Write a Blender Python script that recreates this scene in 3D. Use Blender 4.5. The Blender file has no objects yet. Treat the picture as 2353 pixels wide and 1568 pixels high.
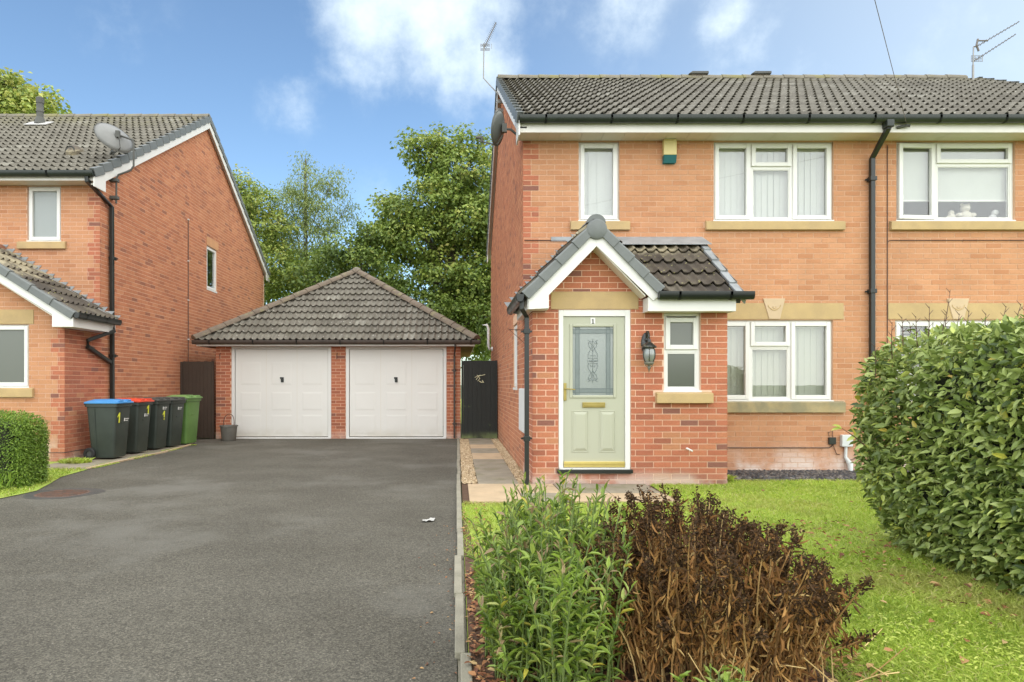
import bpy, math, random
import numpy as np
from mathutils import Vector, Matrix
random.seed(7); rng = np.random.default_rng(11)
R = math.radians
sc = bpy.context.scene
COL = sc.collection
# ------------------------------------------------------------------ camera
F, VX, HY, CH = 1527.0, 1050.0, 884.0, 1.27        # focal length in px of a 2353 px wide frame, eye line, eye height
cam_d = bpy.data.cameras.new('camera'); cam = bpy.data.objects.new('camera', cam_d); COL.objects.link(cam)
cam.location = (0, 0, CH); cam.rotation_euler = (R(90), 0, 0)
cam_d.sensor_width = 36; cam_d.lens = F / 2353 * 36
cam_d.shift_x = (1176.5 - VX) / 2353; cam_d.shift_y = (HY - 784) / 2353
cam_d.clip_start = .05; cam_d.clip_end = 3000
sc.camera = cam
# ------------------------------------------------------------------ sky
SUN_EL, SUN_AZ = 48, 176            # degrees, azimuth clockwise from +Y
w = bpy.data.worlds.new('World'); sc.world = w; w.use_nodes = True
nt = w.node_tree; nt.nodes.clear()
def N(t, **k):
    n = nt.nodes.new(t)
    for a, b in k.items(): setattr(n, a, b)
    return n
def vm(op, a, b=None):
    n = N('ShaderNodeMath', operation=op)
    for i, s in enumerate((a, b)):
        if s is None: continue
        if isinstance(s, (int, float)): n.inputs[i].default_value = s
        else: nt.links.new(s, n.inputs[i])
    return n.outputs[0]
tc = N('ShaderNodeTexCoord'); sky = N('ShaderNodeTexSky', sky_type='NISHITA')
sky.sun_disc = False; sky.sun_elevation = R(SUN_EL); sky.sun_rotation = R(SUN_AZ)
sky.air_density = 1.0; sky.dust_density = .6; sky.ozone_density = 2.0; sky.altitude = 0
sep = N('ShaderNodeSeparateXYZ'); nt.links.new(tc.outputs['Generated'], sep.inputs[0])
den = vm('ADD', vm('MAXIMUM', sep.outputs[2], 0), .22)
cmb = N('ShaderNodeCombineXYZ')
nt.links.new(vm('DIVIDE', sep.outputs[0], den), cmb.inputs[0]); nt.links.new(vm('DIVIDE', sep.outputs[1], den), cmb.inputs[1])
no = N('ShaderNodeTexNoise'); no.inputs['Scale'].default_value = 3.0; no.inputs['Detail'].default_value = 9
no.inputs['Roughness'].default_value = .58; no.inputs['Distortion'].default_value = .25
nt.links.new(cmb.outputs[0], no.inputs['Vector'])
no2 = N('ShaderNodeTexNoise'); no2.inputs['Scale'].default_value = 5.5; no2.inputs['Detail'].default_value = 8
no2.inputs['Roughness'].default_value = .62; nt.links.new(tc.outputs['Generated'], no2.inputs['Vector'])
# cloud banks standing in fixed directions of the sky, broken up by noise
banks = [(860, 20, .12, 1.2), (1000, 50, .12, 1.2), (1070, 140, .085, 1.1), (1100, 185, .05, .8), (790, 60, .06, .5), (655, 105, .055, .45), (570, 70, .04, .25),
         (665, 225, .065, .55), (290, 50, .08, .28), (1420, 10, .09, .52), (1290, 0, .07, .35), (1665, 45, .055, .48),
         (1720, 130, .07, .5), (1860, 160, .06, .45), (880, 440, .055, .35), (2150, 60, .12, .25)]
acc = None
for (px, py, rad, amp) in banks:
    c = Vector(((px - VX) / F, 1, (HY - py) / F)).normalized()
    dn = N('ShaderNodeVectorMath', operation='DISTANCE'); nm = N('ShaderNodeVectorMath', operation='NORMALIZE')
    nt.links.new(tc.outputs['Generated'], nm.inputs[0]); nt.links.new(nm.outputs[0], dn.inputs[0]); dn.inputs[1].default_value = c
    mr = N('ShaderNodeMapRange', interpolation_type='SMOOTHSTEP'); nt.links.new(dn.outputs['Value'], mr.inputs[0])
    mr.inputs[1].default_value = 0; mr.inputs[2].default_value = rad * 1.35; mr.inputs[3].default_value = amp; mr.inputs[4].default_value = 0
    acc = mr.outputs[0] if acc is None else vm('MAXIMUM', acc, mr.outputs[0])
mA = N('ShaderNodeMapRange'); nt.links.new(no2.outputs[0], mA.inputs[0])
mA.inputs[1].default_value = .38; mA.inputs[2].default_value = .66
bs_ = vm('ADD', vm('MULTIPLY', acc, .95), vm('MULTIPLY', vm('SUBTRACT', no2.outputs[0], .5), 2.6))
mD = N('ShaderNodeMapRange', interpolation_type='SMOOTHSTEP'); nt.links.new(bs_, mD.inputs[0]); mD.inputs[1].default_value = .12; mD.inputs[2].default_value = 1.25; mD.inputs[4].default_value = .86
bank = vm('MULTIPLY', mD.outputs[0], vm('MINIMUM', vm('MULTIPLY', acc, 3.0), 1.0))
mB = N('ShaderNodeMapRange', interpolation_type='SMOOTHSTEP'); nt.links.new(no.outputs[0], mB.inputs[0])
mB.inputs[1].default_value = .58; mB.inputs[2].default_value = .9; mB.inputs[4].default_value = .18
# veil growing rightwards, thickened unseen behind the camera to whiten light and reflections
mC = N('ShaderNodeMapRange', interpolation_type='SMOOTHSTEP'); nt.links.new(vm('ADD', vm('MULTIPLY', sep.outputs[0], .85), vm('MULTIPLY', sep.outputs[1], -.75)), mC.inputs[0])
mC.inputs[1].default_value = -.80; mC.inputs[2].default_value = .60; mC.inputs[3].default_value = 0.0; mC.inputs[4].default_value = .85
cl = vm('MINIMUM', vm('ADD', vm('ADD', bank, vm('MULTIPLY', mB.outputs[0], .5)), mC.outputs[0]), .96)
SKY_GAIN = (1.0, 1.0, 1.0)
tint = N('ShaderNodeMix', data_type='RGBA', blend_type='MULTIPLY'); tint.inputs[0].default_value = 1
nt.links.new(sky.outputs[0], tint.inputs[6]); tint.inputs[7].default_value = (1.14, 1.24, 1.24, 1)
mix = N('ShaderNodeMix', data_type='RGBA'); nt.links.new(cl, mix.inputs[0])
nt.links.new(tint.outputs[2], mix.inputs[6]); mix.inputs[7].default_value = (6.7, 7.6, 8.1, 1)
bg = N('ShaderNodeBackground'); nt.links.new(mix.outputs[2], bg.inputs[0]); bg.inputs[1].default_value = .097
wo = N('ShaderNodeOutputWorld'); nt.links.new(bg.outputs[0], wo.inputs[0])
# ------------------------------------------------------------------ soft sun through high cloud
sl = bpy.data.lights.new('sun', 'SUN'); sl.energy = 3.4; sl.angle = R(172); sl.color = (1, .95, .87)
so = bpy.data.objects.new('sun', sl); COL.objects.link(so)
sdir = Vector((math.sin(R(SUN_AZ)) * math.cos(R(SUN_EL)), math.cos(R(SUN_AZ)) * math.cos(R(SUN_EL)), math.sin(R(SUN_EL))))
so.rotation_euler = sdir.to_track_quat('Z', 'Y').to_euler(); so.location = (0, -20, 30)
vs = sc.view_settings; vs.view_transform = 'Standard'; vs.look = 'None'; vs.exposure = .80; vs.gamma = 1; vs.use_curve_mapping = False
# ------------------------------------------------------------------ materials
def nodes_of(name):
    m = bpy.data.materials.new(name); m.use_nodes = True; t = m.node_tree; t.nodes.clear(); return m, t
def mat(name, col, rough=.6, var=.12, scale=6.0, bump=0, bscale=80, metal=0, col2=None, ramp=None, spec=.5,
        transl=0, spots=None, moss=None, fine=.0, stretch=None, coat=0, obj=False, grain=None, lowdirt=None, speck=None, roughvar=0):
    m, t = nodes_of(name); L = t.links.new
    def n(ty, **k):
        q = t.nodes.new(ty)
        for a, b in k.items(): setattr(q, a, b)
        return q
    out = n('ShaderNodeOutputMaterial'); p = n('ShaderNodeBsdfPrincipled')
    if obj: g = n('ShaderNodeTexCoord'); pos = g.outputs['Object']
    else: g = n('ShaderNodeNewGeometry'); pos = g.outputs['Position']
    if stretch:
        mp = n('ShaderNodeMapping'); mp.inputs['Scale'].default_value = stretch; L(pos, mp.inputs[0]); posn = mp.outputs[0]
    else: posn = pos
    def mixc(f, a, b, mode='MIX'):
        q = n('ShaderNodeMix', data_type='RGBA', blend_type=mode)
        for i, s in ((0, f), (6, a), (7, b)):
            if isinstance(s, (int, float)): q.inputs[i].default_value = s
            elif isinstance(s, tuple): q.inputs[i].default_value = (*s[:3], 1)
            else: L(s, q.inputs[i])
        return q.outputs[2]
    def noise(s, det=4, r=.55, v=None):
        q = n('ShaderNodeTexNoise'); q.inputs['Scale'].default_value = s; q.inputs['Detail'].default_value = det
        q.inputs['Roughness'].default_value = r; L(v or posn, q.inputs['Vector']); return q.outputs[0]
    def mr(s, a, b, c=0, d=1, sm=True):
        q = n('ShaderNodeMapRange'); 
        if sm: q.interpolation_type = 'SMOOTHSTEP'
        L(s, q.inputs[0])
        for i, x in enumerate((a, b, c, d)): q.inputs[i + 1].default_value = x
        return q.outputs[0]
    if ramp:
        at = n('ShaderNodeAttribute'); at.attribute_name = 'tone'
        cr = n('ShaderNodeValToRGB'); e = cr.color_ramp.elements
        while len(e) < len(ramp): e.new(.5)
        for i, (ps, c) in enumerate(ramp): e[i].position = ps; e[i].color = (*c, 1)
        L(at.outputs['Fac'], cr.inputs[0]); base = cr.outputs[0]
    elif col2: base = mixc(mr(noise(scale), .35, .65), col, col2)
    else: base = mixc(0.0, col, col)
    if var:
        a = noise(scale * .9, 5); k = mr(a, .25, .75, 1 - var, 1 + var, False)
        q = n('ShaderNodeVectorMath', operation='SCALE'); L(base, q.inputs[0]); L(k, q.inputs['Scale']); base = q.outputs[0]
    if fine:
        k = mr(noise(bscale, 3, .7), .25, .75, 1 - fine, 1 + fine, False)
        q = n('ShaderNodeVectorMath', operation='SCALE'); L(base, q.inputs[0]); L(k, q.inputs['Scale']); base = q.outputs[0]
    if grain:      # (cell scale, amplitude) pairs: stone-sized cells of differing lightness
        for gs, ga_ in grain:
            v = n('ShaderNodeTexVoronoi'); v.inputs['Scale'].default_value = gs; L(pos, v.inputs['Vector']); sc_ = n('ShaderNodeSeparateColor'); L(v.outputs['Color'], sc_.inputs[0])
            q = n('ShaderNodeVectorMath', operation='SCALE'); L(base, q.inputs[0]); L(mr(sc_.outputs[0], 0, 1, 1 - ga_, 1 + ga_, False), q.inputs['Scale']); base = q.outputs[0]
    if speck:      # (scale, threshold, colour)
        v = n('ShaderNodeTexVoronoi'); v.inputs['Scale'].default_value = speck[0]; L(pos, v.inputs['Vector'])
        base = mixc(mr(v.outputs['Distance'], speck[1], speck[1] * 1.5, .8, 0), base, speck[2])
    if spots:      # (scale, lo, hi, colour, amount)
        base = mixc(mr(noise(spots[0], 6, .6, pos), spots[1], spots[2], 0, spots[4]), base, spots[3])
    if moss:       # (colour, z0, z1, amount): growth that thickens between two heights
        sx = n('ShaderNodeSeparateXYZ'); L(pos, sx.inputs[0])
        h = mr(sx.outputs[2], moss[1], moss[2]); k = n('ShaderNodeMath', operation='MULTIPLY')
        L(h, k.inputs[0]); L(mr(noise(2.6, 6, .65, pos), .36, .62, 0, moss[3]), k.inputs[1]); base = mixc(k.outputs[0], base, moss[0])
    if lowdirt:    # (colour, z top, z bottom, amount)
        sx = n('ShaderNodeSeparateXYZ'); L(pos, sx.inputs[0])
        h = mr(sx.outputs[2], lowdirt[1], lowdirt[2], 0, 1); k = n('ShaderNodeMath', operation='MULTIPLY')
        L(h, k.inputs[0]); L(mr(noise(2.2, 5, .6, pos), .38, .62, .1, lowdirt[3]), k.inputs[1]); base = mixc(k.outputs[0], base, lowdirt[0])
    L(base, p.inputs['Base Color'])
    p.inputs['Roughness'].default_value = rough; p.inputs['Metallic'].default_value = metal
    p.inputs['Specular IOR Level'].default_value = spec; p.inputs['Coat Weight'].default_value = coat
    if roughvar: L(mr(noise(1.1, 4, .6, pos), .3, .7, rough - roughvar, rough + roughvar), p.inputs['Roughness'])
    if bump:
        b = n('ShaderNodeBump'); b.inputs['Strength'].default_value = bump; b.inputs['Distance'].default_value = .01
        L(noise(bscale, 4, .6), b.inputs['Height']); L(b.outputs[0], p.inputs['Normal'])
    if transl:
        tr = n('ShaderNodeBsdfTranslucent'); L(base, tr.inputs[0]); ms = n('ShaderNodeMixShader'); ms.inputs[0].default_value = transl
        L(p.outputs[0], ms.inputs[1]); L(tr.outputs[0], ms.inputs[2]); L(ms.outputs[0], out.inputs[0])
    else: L(p.outputs[0], out.inputs[0])
    return m
def glass(name, tint=(.97, .98, .975), refl=.8, frost=0, fc=(.30, .34, .32)):
    m, t = nodes_of(name); L = t.links.new
    out = t.nodes.new('ShaderNodeOutputMaterial'); tr = t.nodes.new('ShaderNodeBsdfTransparent'); gl = t.nodes.new('ShaderNodeBsdfGlossy')
    tr.inputs[0].default_value = (*tint, 1); gl.inputs['Roughness'].default_value = frost; gl.inputs[0].default_value = (refl, refl, refl, 1)
    g = t.nodes.new('ShaderNodeNewGeometry'); no = t.nodes.new('ShaderNodeTexNoise'); no.inputs['Scale'].default_value = 2.2
    L(g.outputs['Position'], no.inputs['Vector']); bp = t.nodes.new('ShaderNodeBump'); bp.inputs['Strength'].default_value = .02; bp.inputs['Distance'].default_value = .02
    L(no.outputs[0], bp.inputs['Height']); L(bp.outputs[0], gl.inputs['Normal'])
    fr = t.nodes.new('ShaderNodeLayerWeight'); fr.inputs[0].default_value = .5; pw_ = t.nodes.new('ShaderNodeMath'); pw_.operation = 'POWER'; pw_.inputs[1].default_value = 4; L(fr.outputs['Facing'], pw_.inputs[0])
    mu = t.nodes.new('ShaderNodeMath'); mu.operation = 'MULTIPLY_ADD'; mu.inputs[1].default_value = .85; mu.inputs[2].default_value = .09
    L(pw_.outputs[0], mu.inputs[0]); ms = t.nodes.new('ShaderNodeMixShader'); L(mu.outputs[0], ms.inputs[0])
    if frost:
        df = t.nodes.new('ShaderNodeBsdfPrincipled'); df.inputs['Base Color'].default_value = (*fc, 1); df.inputs['Roughness'].default_value = .25
        m2 = t.nodes.new('ShaderNodeMixShader'); m2.inputs[0].default_value = .6; L(tr.outputs[0], m2.inputs[1]); L(df.outputs[0], m2.inputs[2]); L(m2.outputs[0], ms.inputs[1])
    else: L(tr.outputs[0], ms.inputs[1])
    L(gl.outputs[0], ms.inputs[2]); L(ms.outputs[0], out.inputs[0]); return m
BUFF = [(0, (.45, .200, .097)), (.25, (.492, .230, .116)), (.5, (.515, .248, .127)), (.8, (.53, .262, .138)), (1, (.51, .243, .121))]
REDB = [(0, (.24, .10, .07)), (.1, (.33, .115, .065)), (.3, (.39, .128, .068)), (.55, (.44, .148, .078)), (.85, (.47, .172, .088)), (1, (.46, .20, .10))]
SIDE = [(0, (.27, .11, .065)), (.10, (.36, .135, .07)), (.3, (.42, .158, .077)), (.6, (.46, .178, .085)), (1, (.51, .22, .108))]
SALT = (.72, .60, .52)
m_buff = mat('buff_brick', (0,)*3, .9, .10, 1.5, .5, 70, ramp=BUFF, fine=.12, lowdirt=(SALT, .52, .04, 1.0), spots=(1.3, .56, .70, (.36, .16, .075), .3))
m_red = mat('red_brick', (0,)*3, .9, .10, 2.2, .5, 70, ramp=REDB, fine=.16, lowdirt=((.56, .42, .35), .24, .04, .95))
m_side = mat('side_brick', (0,)*3, .9, .10, 1.8, .5, 70, ramp=SIDE, fine=.14, lowdirt=((.26, .17, .10), .45, .0, .6))
m_mort = mat('mortar', (.62, .39, .25), .95, .12, 3, .5, 160, fine=.1, lowdirt=(SALT, .4, .0, .5), spots=(.9, .45, .6, (.66, .42, .28), .7))
m_mortp = mat('mortar_pale', (.74, .50, .36), .95, .12, 3, .5, 160, fine=.1, lowdirt=(SALT, .4, .0, .5))
m_morts = mat('mortar_side', (.66, .42, .29), .95, .12, 3, .5, 160, fine=.1)
m_stone = mat('buff_stone', (.50, .355, .17), .85, .08, 4, .35, 120, fine=.08, col2=(.45, .32, .16))
m_stoneg = mat('weathered_stone', (.40, .31, .16), .85, .15, 5, .35, 120, fine=.08, col2=(.27, .235, .14))
m_upvc = mat('white_upvc', (.72, .71, .675), .35, .03, 2, 0)
m_soff = mat('soffit_white', (.66, .62, .53), .5, .06, 2.5, 0, spots=(3, .58, .8, (.35, .32, .24), .35))
m_fasc = mat('fascia_white', (.74, .71, .66), .45, .05, 3, 0, spots=(2.2, .55, .75, (.45, .42, .34), .35))
m_barge = mat('barge_white', (.71, .70, .66), .45, .04, 3, 0)
TILE = [(0, (.115, .102, .078)), (.3, (.142, .128, .10)), (.6, (.165, .15, .118)), (.92, (.19, .175, .14)), (1, (.23, .215, .175))]
m_tile = mat('concrete_tile', (0,)*3, .85, .18, 9, .6, 120, ramp=TILE, fine=.2, speck=(9, .10, (.42, .40, .33)), moss=((.16, .145, .06), 7.0, 8.1, .6))
m_tile2 = mat('porch_tile', (0,)*3, .8, .25, 11, .6, 120, ramp=[(0, (.045, .035, .026)), (.6, (.085, .067, .048)), (1, (.13, .11, .08))], fine=.2,
              speck=(12, .13, (.33, .30, .13)), spots=(6, .56, .72, (.15, .13, .07), .6), moss=((.34, .29, .19), 3.02, 3.14, 1.3))
m_tile3 = mat('garage_tile', (0,)*3, .85, .2, 9, .6, 120, ramp=TILE, fine=.2, speck=(7, .11, (.40, .37, .33)), spots=(5, .56, .72, (.09, .085, .045), .6))
m_ridge = mat('ridge_tile', (.17, .135, .10), .9, .2, 6, .5, 90, fine=.15, spots=(6, .52, .68, (.26, .24, .12), .6))
m_ridgeg = mat('mossy_ridge', (.19, .17, .13), .9, .2, 6, .5, 90, fine=.15, spots=(1.6, .5, .62, (.21, .19, .075), .8))
m_verge = mat('dry_verge_grey', (.135, .145, .138), .5, .12, 8, .1, 60, fine=.06)
m_lead = mat('lead', (.30, .315, .32), .5, .2, 7, .2, 40, metal=.15)
m_black = mat('black_upvc', (.014, .017, .015), .33, .2, 5, 0)
m_blackg = mat('weathered_gutter', (.016, .022, .017), .4, .3, 8, .1, 60)
m_brown = mat('brown_gutter', (.055, .038, .028), .5, .25, 8, .1, 60)
m_door = mat('sage_door', (.42, .425, .325), .5, .02, 3, .1, 200, stretch=(1, 1, .1))
m_lead2 = mat('leaded_strip', (.12, .15, .15), .4, .1, 8)
m_brass = mat('brass', (.38, .30, .10), .35, .15, 10, metal=.8)
m_gold = mat('gold_threshold', (.75, .60, .22), .3, .05, 10, metal=.7)
m_dark = mat('dark_interior', (.06, .06, .055), .9, .1, 2)
m_room = mat('room_wall', (.30, .29, .26), .9, .05, 2)
m_blind = mat('blind_fabric', (.68, .69, .65), .8, .04, 5, transl=.3)
m_blindl = mat('blind_fabric_sage', (.58, .59, .50), .8, .04, 5, transl=.3)
m_glass = glass('window_glass'); m_obs = glass('obscure_glass', frost=.35); m_obsd = glass('dark_obscure_glass', frost=.3, fc=(.13, .145, .11), tint=(.5, .52, .45), refl=.7); m_doorg = glass('etched_glass', frost=.3)
m_gdoor = mat('garage_door_white', (.72, .705, .66), .45, .02, 2, .1, 200, lowdirt=((.42, .38, .28), .35, .0, .45))
m_brownw = mat('brown_timber', (.050, .032, .021), .8, .25, 14, .5, 60, stretch=(6, 6, .6), fine=.2)
m_blackw = mat('black_timber', (.016, .018, .015), .75, .3, 14, .5, 60, stretch=(6, 6, .6), spots=(5, .62, .72, (.10, .15, .05), .5), lowdirt=((.20, .24, .09), .22, .0, .9))
m_asph = mat('asphalt', (.090, .082, .063), .85, .06, .9, 1.0, 90, fine=.30, col2=(.108, .099, .077), spec=.3, speck=(11, .035, (.36, .33, .28)), grain=((95, .34), (160, .40)),
             spots=(.45, .50, .66, (.145, .137, .115), .75), roughvar=.08)
m_kerb = mat('kerb_concrete', (.26, .24, .18), .9, .2, 5, .4, 90, fine=.12, spots=(4, .55, .7, (.16, .16, .09), .5))
m_slab = mat('slab_buff', (.46, .34, .21), .85, .15, 4, .3, 120, fine=.12, spots=(2.5, .55, .7, (.25, .20, .12), .5))
m_slabg = mat('slab_grey', (.26, .225, .165), .85, .18, 4, .3, 120, fine=.12, spots=(2.2, .5, .66, (.15, .14, .06), .6))
m_soil = mat('soil', (.10, .055, .030), .95, .35, 16, .9, 90, fine=.3)
m_litter = mat('leaf_litter', (0,)*3, .8, .1, 6, ramp=[(0, (.10, .04, .02)), (.4, (.24, .09, .035)), (.75, (.36, .18, .07)), (1, (.45, .32, .14))])
m_gravel = mat('gravel_stone', (0,)*3, .85, .1, 20, ramp=[(0, (.24, .16, .08)), (.5, (.44, .32, .18)), (1, (.60, .48, .32))])
m_slate = mat('slate_chip', (0,)*3, .5, .1, 20, ramp=[(0, (.02, .022, .026)), (.6, (.06, .062, .068)), (1, (.20, .18, .15))])
m_lawn = mat('lawn_earth', (.27, .37, .045), .95, .25, 5, .6, 60, fine=.3, col2=(.28, .33, .06))
m_far = mat('far_ground', (.10, .13, .05), .95, .3, .3, 0)
GR = [(0, (.18, .29, .03)), (.35, (.32, .44, .05)), (.7, (.46, .55, .085)), (.93, (.56, .60, .15)), (1, (.60, .52, .25))]
m_grass = mat('grass_blade', (0,)*3, .6, .22, 1.6, ramp=GR, transl=.35, spots=(1.1, .5, .64, (.42, .38, .12), .6))
m_hedge = mat('hedge_leaf', (0,)*3, .36, .12, 1.5, ramp=[(0, (.05, .085, .02)), (.45, (.235, .31, .07)), (.85, (.46, .53, .18)), (.955, (.52, .58, .12)), (.975, (.50, .45, .06)), (1, (.50, .30, .10))], transl=.25, spec=.4)
m_lhedge = mat('small_hedge_leaf', (0,)*3, .55, .15, 2, ramp=[(0, (.07, .13, .015)), (.6, (.17, .28, .03)), (1, (.30, .42, .06))], transl=.3)
m_green = mat('shrub_leaf', (0,)*3, .42, .12, 3, ramp=[(0, (.07, .13, .02)), (.5, (.24, .35, .05)), (.82, (.42, .50, .12)), (.93, (.30, .20, .10)), (.98, (.34, .26, .14)), (1, (.55, .50, .08))], transl=.3, spec=.5)
m_stem = mat('green_stem', (.13, .18, .05), .6, .2, 10)
m_dry = mat('dried_leaf', (0,)*3, .75, .15, 6, ramp=[(0, (.038, .024, .013)), (.3, (.085, .046, .022)), (.55, (.25, .12, .04)), (.8, (.42, .23, .075)), (1, (.58, .40, .17))], transl=.2, spec=.15)
m_drystem = mat('dry_stem', (0,)*3, .8, .1, 10, ramp=[(0, (.11, .055, .025)), (.6, (.36, .21, .08)), (1, (.60, .44, .20))], spec=.2)
m_bark = mat('bark', (.11, .095, .07), .95, .3, 8, .8, 30, stretch=(1, 1, .25))
m_core = mat('hedge_core_dark', (.022, .026, .012), .95, .4, 12, .8, 30)  # near-black colour stands in for the shade inside a hedge
m_tree = mat('sycamore_leaf', (0,)*3, .5, .1, 1, ramp=[(0, (.07, .12, .02)), (.35, (.17, .25, .045)), (.7, (.32, .40, .08)), (1, (.50, .50, .13))], transl=.3)
m_birch = mat('birch_leaf', (0,)*3, .5, .1, 1, ramp=[(0, (.12, .17, .05)), (.5, (.25, .32, .09)), (1, (.40, .45, .16))], transl=.35)
m_bin = mat('bin_grey', (.035, .045, .036), .5, .2, 5, .1, 90, obj=True)
m_bing = mat('bin_green', (.115, .22, .055), .5, .12, 5, .1, 90, obj=True)
m_lidb = mat('lid_blue', (.06, .26, .56), .4, .08, 6); m_lidr = mat('lid_red', (.66, .07, .03), .4, .08, 6)
m_lidk = mat('lid_dark', (.06, .062, .055), .5, .15, 6); m_lidg = mat('lid_green', (.16, .29, .085), .45, .1, 6)
m_rub = mat('tyre_rubber', (.015, .015, .014), .7, .1, 6)
m_yel = mat('yellow_paint', (.75, .78, .05), .5, .05, 6); m_wht = mat('white_print', (.75, .75, .72), .5, .05, 6)
m_buck = mat('bucket_grey', (.15, .14, .12), .6, .15, 8, .1, 60)
m_rust = mat('rusty_iron', (.13, .062, .038), .8, .3, 14, .6, 90, fine=.2, col2=(.085, .06, .045))
m_dish = mat('dish_grey', (.10, .105, .095), .45, .1, 6, fine=.05, bscale=300); m_dishl = mat('dish_light', (.19, .19, .18), .5, .12, 6)
m_galv = mat('galvanised', (.26, .255, .24), .4, .1, 10, metal=.6); m_alu = mat('aerial_metal', (.16, .14, .12), .5, .1, 10, metal=.4)
m_cream = mat('alarm_cream', (.62, .52, .23), .5, .04, 5); m_teal = mat('alarm_teal', (.006, .10, .105), .4, .04, 5)
m_lamp = mat('lantern_black', (.022, .024, .022), .25, .3, 12, spots=(14, .55, .7, (.18, .17, .12), .6))
m_lglass = glass('lantern_glass', (.55, .52, .42), .9, .25); m_grey = mat('meter_white', (.62, .64, .62), .5, .04, 5)
m_cable = mat('cable_brown', (.09, .045, .03), .6, .1, 8); m_plush = mat('plush', (.62, .56, .46), .95, .08, 30, .5, 200)
m_flue = mat('flue_grey', (.085, .085, .075), .7, .15, 9)
# ------------------------------------------------------------------ mesh builders
WL = {}
def wloc(o): return WL.get(o.name, Vector((0, 0, 0))) if o else Vector((0, 0, 0))
def reg(o, parent, at=None):
    """link o so that its vertices are read as world coordinates (or sit at world point `at`)"""
    COL.objects.link(o); wv = Vector(at) if at is not None else Vector((0, 0, 0))
    if parent: o.parent = parent
    o.location = wv - wloc(parent); WL[o.name] = wv; return o
def tag(o, label=None, cat=None, group=None, kind=None):
    if label: o['label'] = label
    if cat: o['category'] = cat
    if group: o['group'] = group
    if kind: o['kind'] = kind
    return o
def thing(name, label, cat, loc=(0, 0, 0), group=None):
    o = bpy.data.objects.new(name, None); o.empty_display_size = .1; reg(o, None, loc); return tag(o, label, cat, group)
def structure(o): o['kind'] = 'structure'; return o
class MB:
    def __init__(s, T=None): s.v = []; s.f = []; s.m = []; s.t = []; s.T = T
    def add(s, vs, fs, mi=0, tone=.5):
        b = len(s.v)
        if s.T is not None: vs = [s.T @ Vector(p) for p in vs]
        s.v += [tuple(p) for p in vs]; s.f += [tuple(b + i for i in f) for f in fs]; s.m += [mi] * len(fs); s.t += [tone] * len(fs)
        return s
    def box(s, x0, x1, y0, y1, z0, z1, mi=0, tone=.5):
        x0, x1 = min(x0, x1), max(x0, x1); y0, y1 = min(y0, y1), max(y0, y1); z0, z1 = min(z0, z1), max(z0, z1)
        v = [(x, y, z) for z in (z0, z1) for y in (y0, y1) for x in (x0, x1)]
        return s.add(v, [(0, 2, 3, 1), (4, 5, 7, 6), (0, 1, 5, 4), (2, 6, 7, 3), (0, 4, 6, 2), (1, 3, 7, 5)], mi, tone)
    def prism(s, pts, vec, mi=0, tone=.5):
        n = len(pts); a = [Vector(p) for p in pts]; b = [p + Vector(vec) for p in a]
        return s.add(a + b, [tuple(range(n - 1, -1, -1)), tuple(range(n, 2 * n))] + [(i, (i + 1) % n, n + (i + 1) % n, n + i) for i in range(n)], mi, tone)
    def xz(s, pts, y0, y1, mi=0, tone=.5): return s.prism([(p[0], y0, p[1]) for p in pts], (0, y1 - y0, 0), mi, tone)
    def yz(s, pts, x0, x1, mi=0, tone=.5): return s.prism([(x0, p[0], p[1]) for p in pts], (x1 - x0, 0, 0), mi, tone)
    def tube(s, pts, r, n=8, mi=0, tone=.5, caps=True, sq=False):
        pts = [Vector(p) for p in pts]; rs = r if isinstance(r, (list, tuple)) else [r] * len(pts); vs = []; fs = []
        ref = Vector((0, 0, 1))
        if abs((pts[-1] - pts[0]).normalized().dot(ref)) > .9: ref = Vector((1, 0, 0))
        for i, p in enumerate(pts):
            d = (pts[min(i + 1, len(pts) - 1)] - pts[max(i - 1, 0)]).normalized()
            a = d.cross(ref).normalized(); b = d.cross(a).normalized()
            for k in range(n):
                an = 2 * math.pi * (k + (.5 if sq else 0)) / n; q = rs[i] * (1.3 if sq else 1)
                vs.append(p + a * math.cos(an) * q + b * math.sin(an) * q)
        for i in range(len(pts) - 1):
            for k in range(n): fs.append((i * n + k, i * n + (k + 1) % n, (i + 1) * n + (k + 1) % n, (i + 1) * n + k))
        if caps: fs += [tuple(range(n - 1, -1, -1)), tuple(range((len(pts) - 1) * n, len(pts) * n))]
        return s.add(vs, fs, mi, tone)
    def lathe(s, prof, o, n=20, ax=(0, 0, 1), mi=0, tone=.5, sx=1, sy=1):
        q = Vector((0, 0, 1)).rotation_difference(Vector(ax).normalized()); o = Vector(o); vs = []; fs = []
        for r, z in prof:
            for k in range(n):
                a = 2 * math.pi * k / n; vs.append(o + q @ Vector((r * math.cos(a) * sx, r * math.sin(a) * sy, z)))
        for i in range(len(prof) - 1):
            for k in range(n): fs.append((i * n + k, i * n + (k + 1) % n, (i + 1) * n + (k + 1) % n, (i + 1) * n + k))
        return s.add(vs, fs, mi, tone)
    def ball(s, o, r, n=12, mi=0, tone=.5, sz=1, sx=1, sy=1):
        return s.lathe([(r * math.sin(math.pi * i / 8) + 1e-4, -r * sz * math.cos(math.pi * i / 8)) for i in range(9)], o, n, mi=mi, tone=tone, sx=sx, sy=sy)
    def mesh(s, name, mats):
        me = bpy.data.meshes.new(name); me.from_pydata(s.v, [], s.f)
        for m in (mats if isinstance(mats, (list, tuple)) else [mats]): me.materials.append(m)
        if len(me.materials) > 1: me.polygons.foreach_set('material_index', s.m)
        a = me.attributes.new('tone', 'FLOAT', 'FACE'); a.data.foreach_set('value', s.t); me.update(); return me
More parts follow.
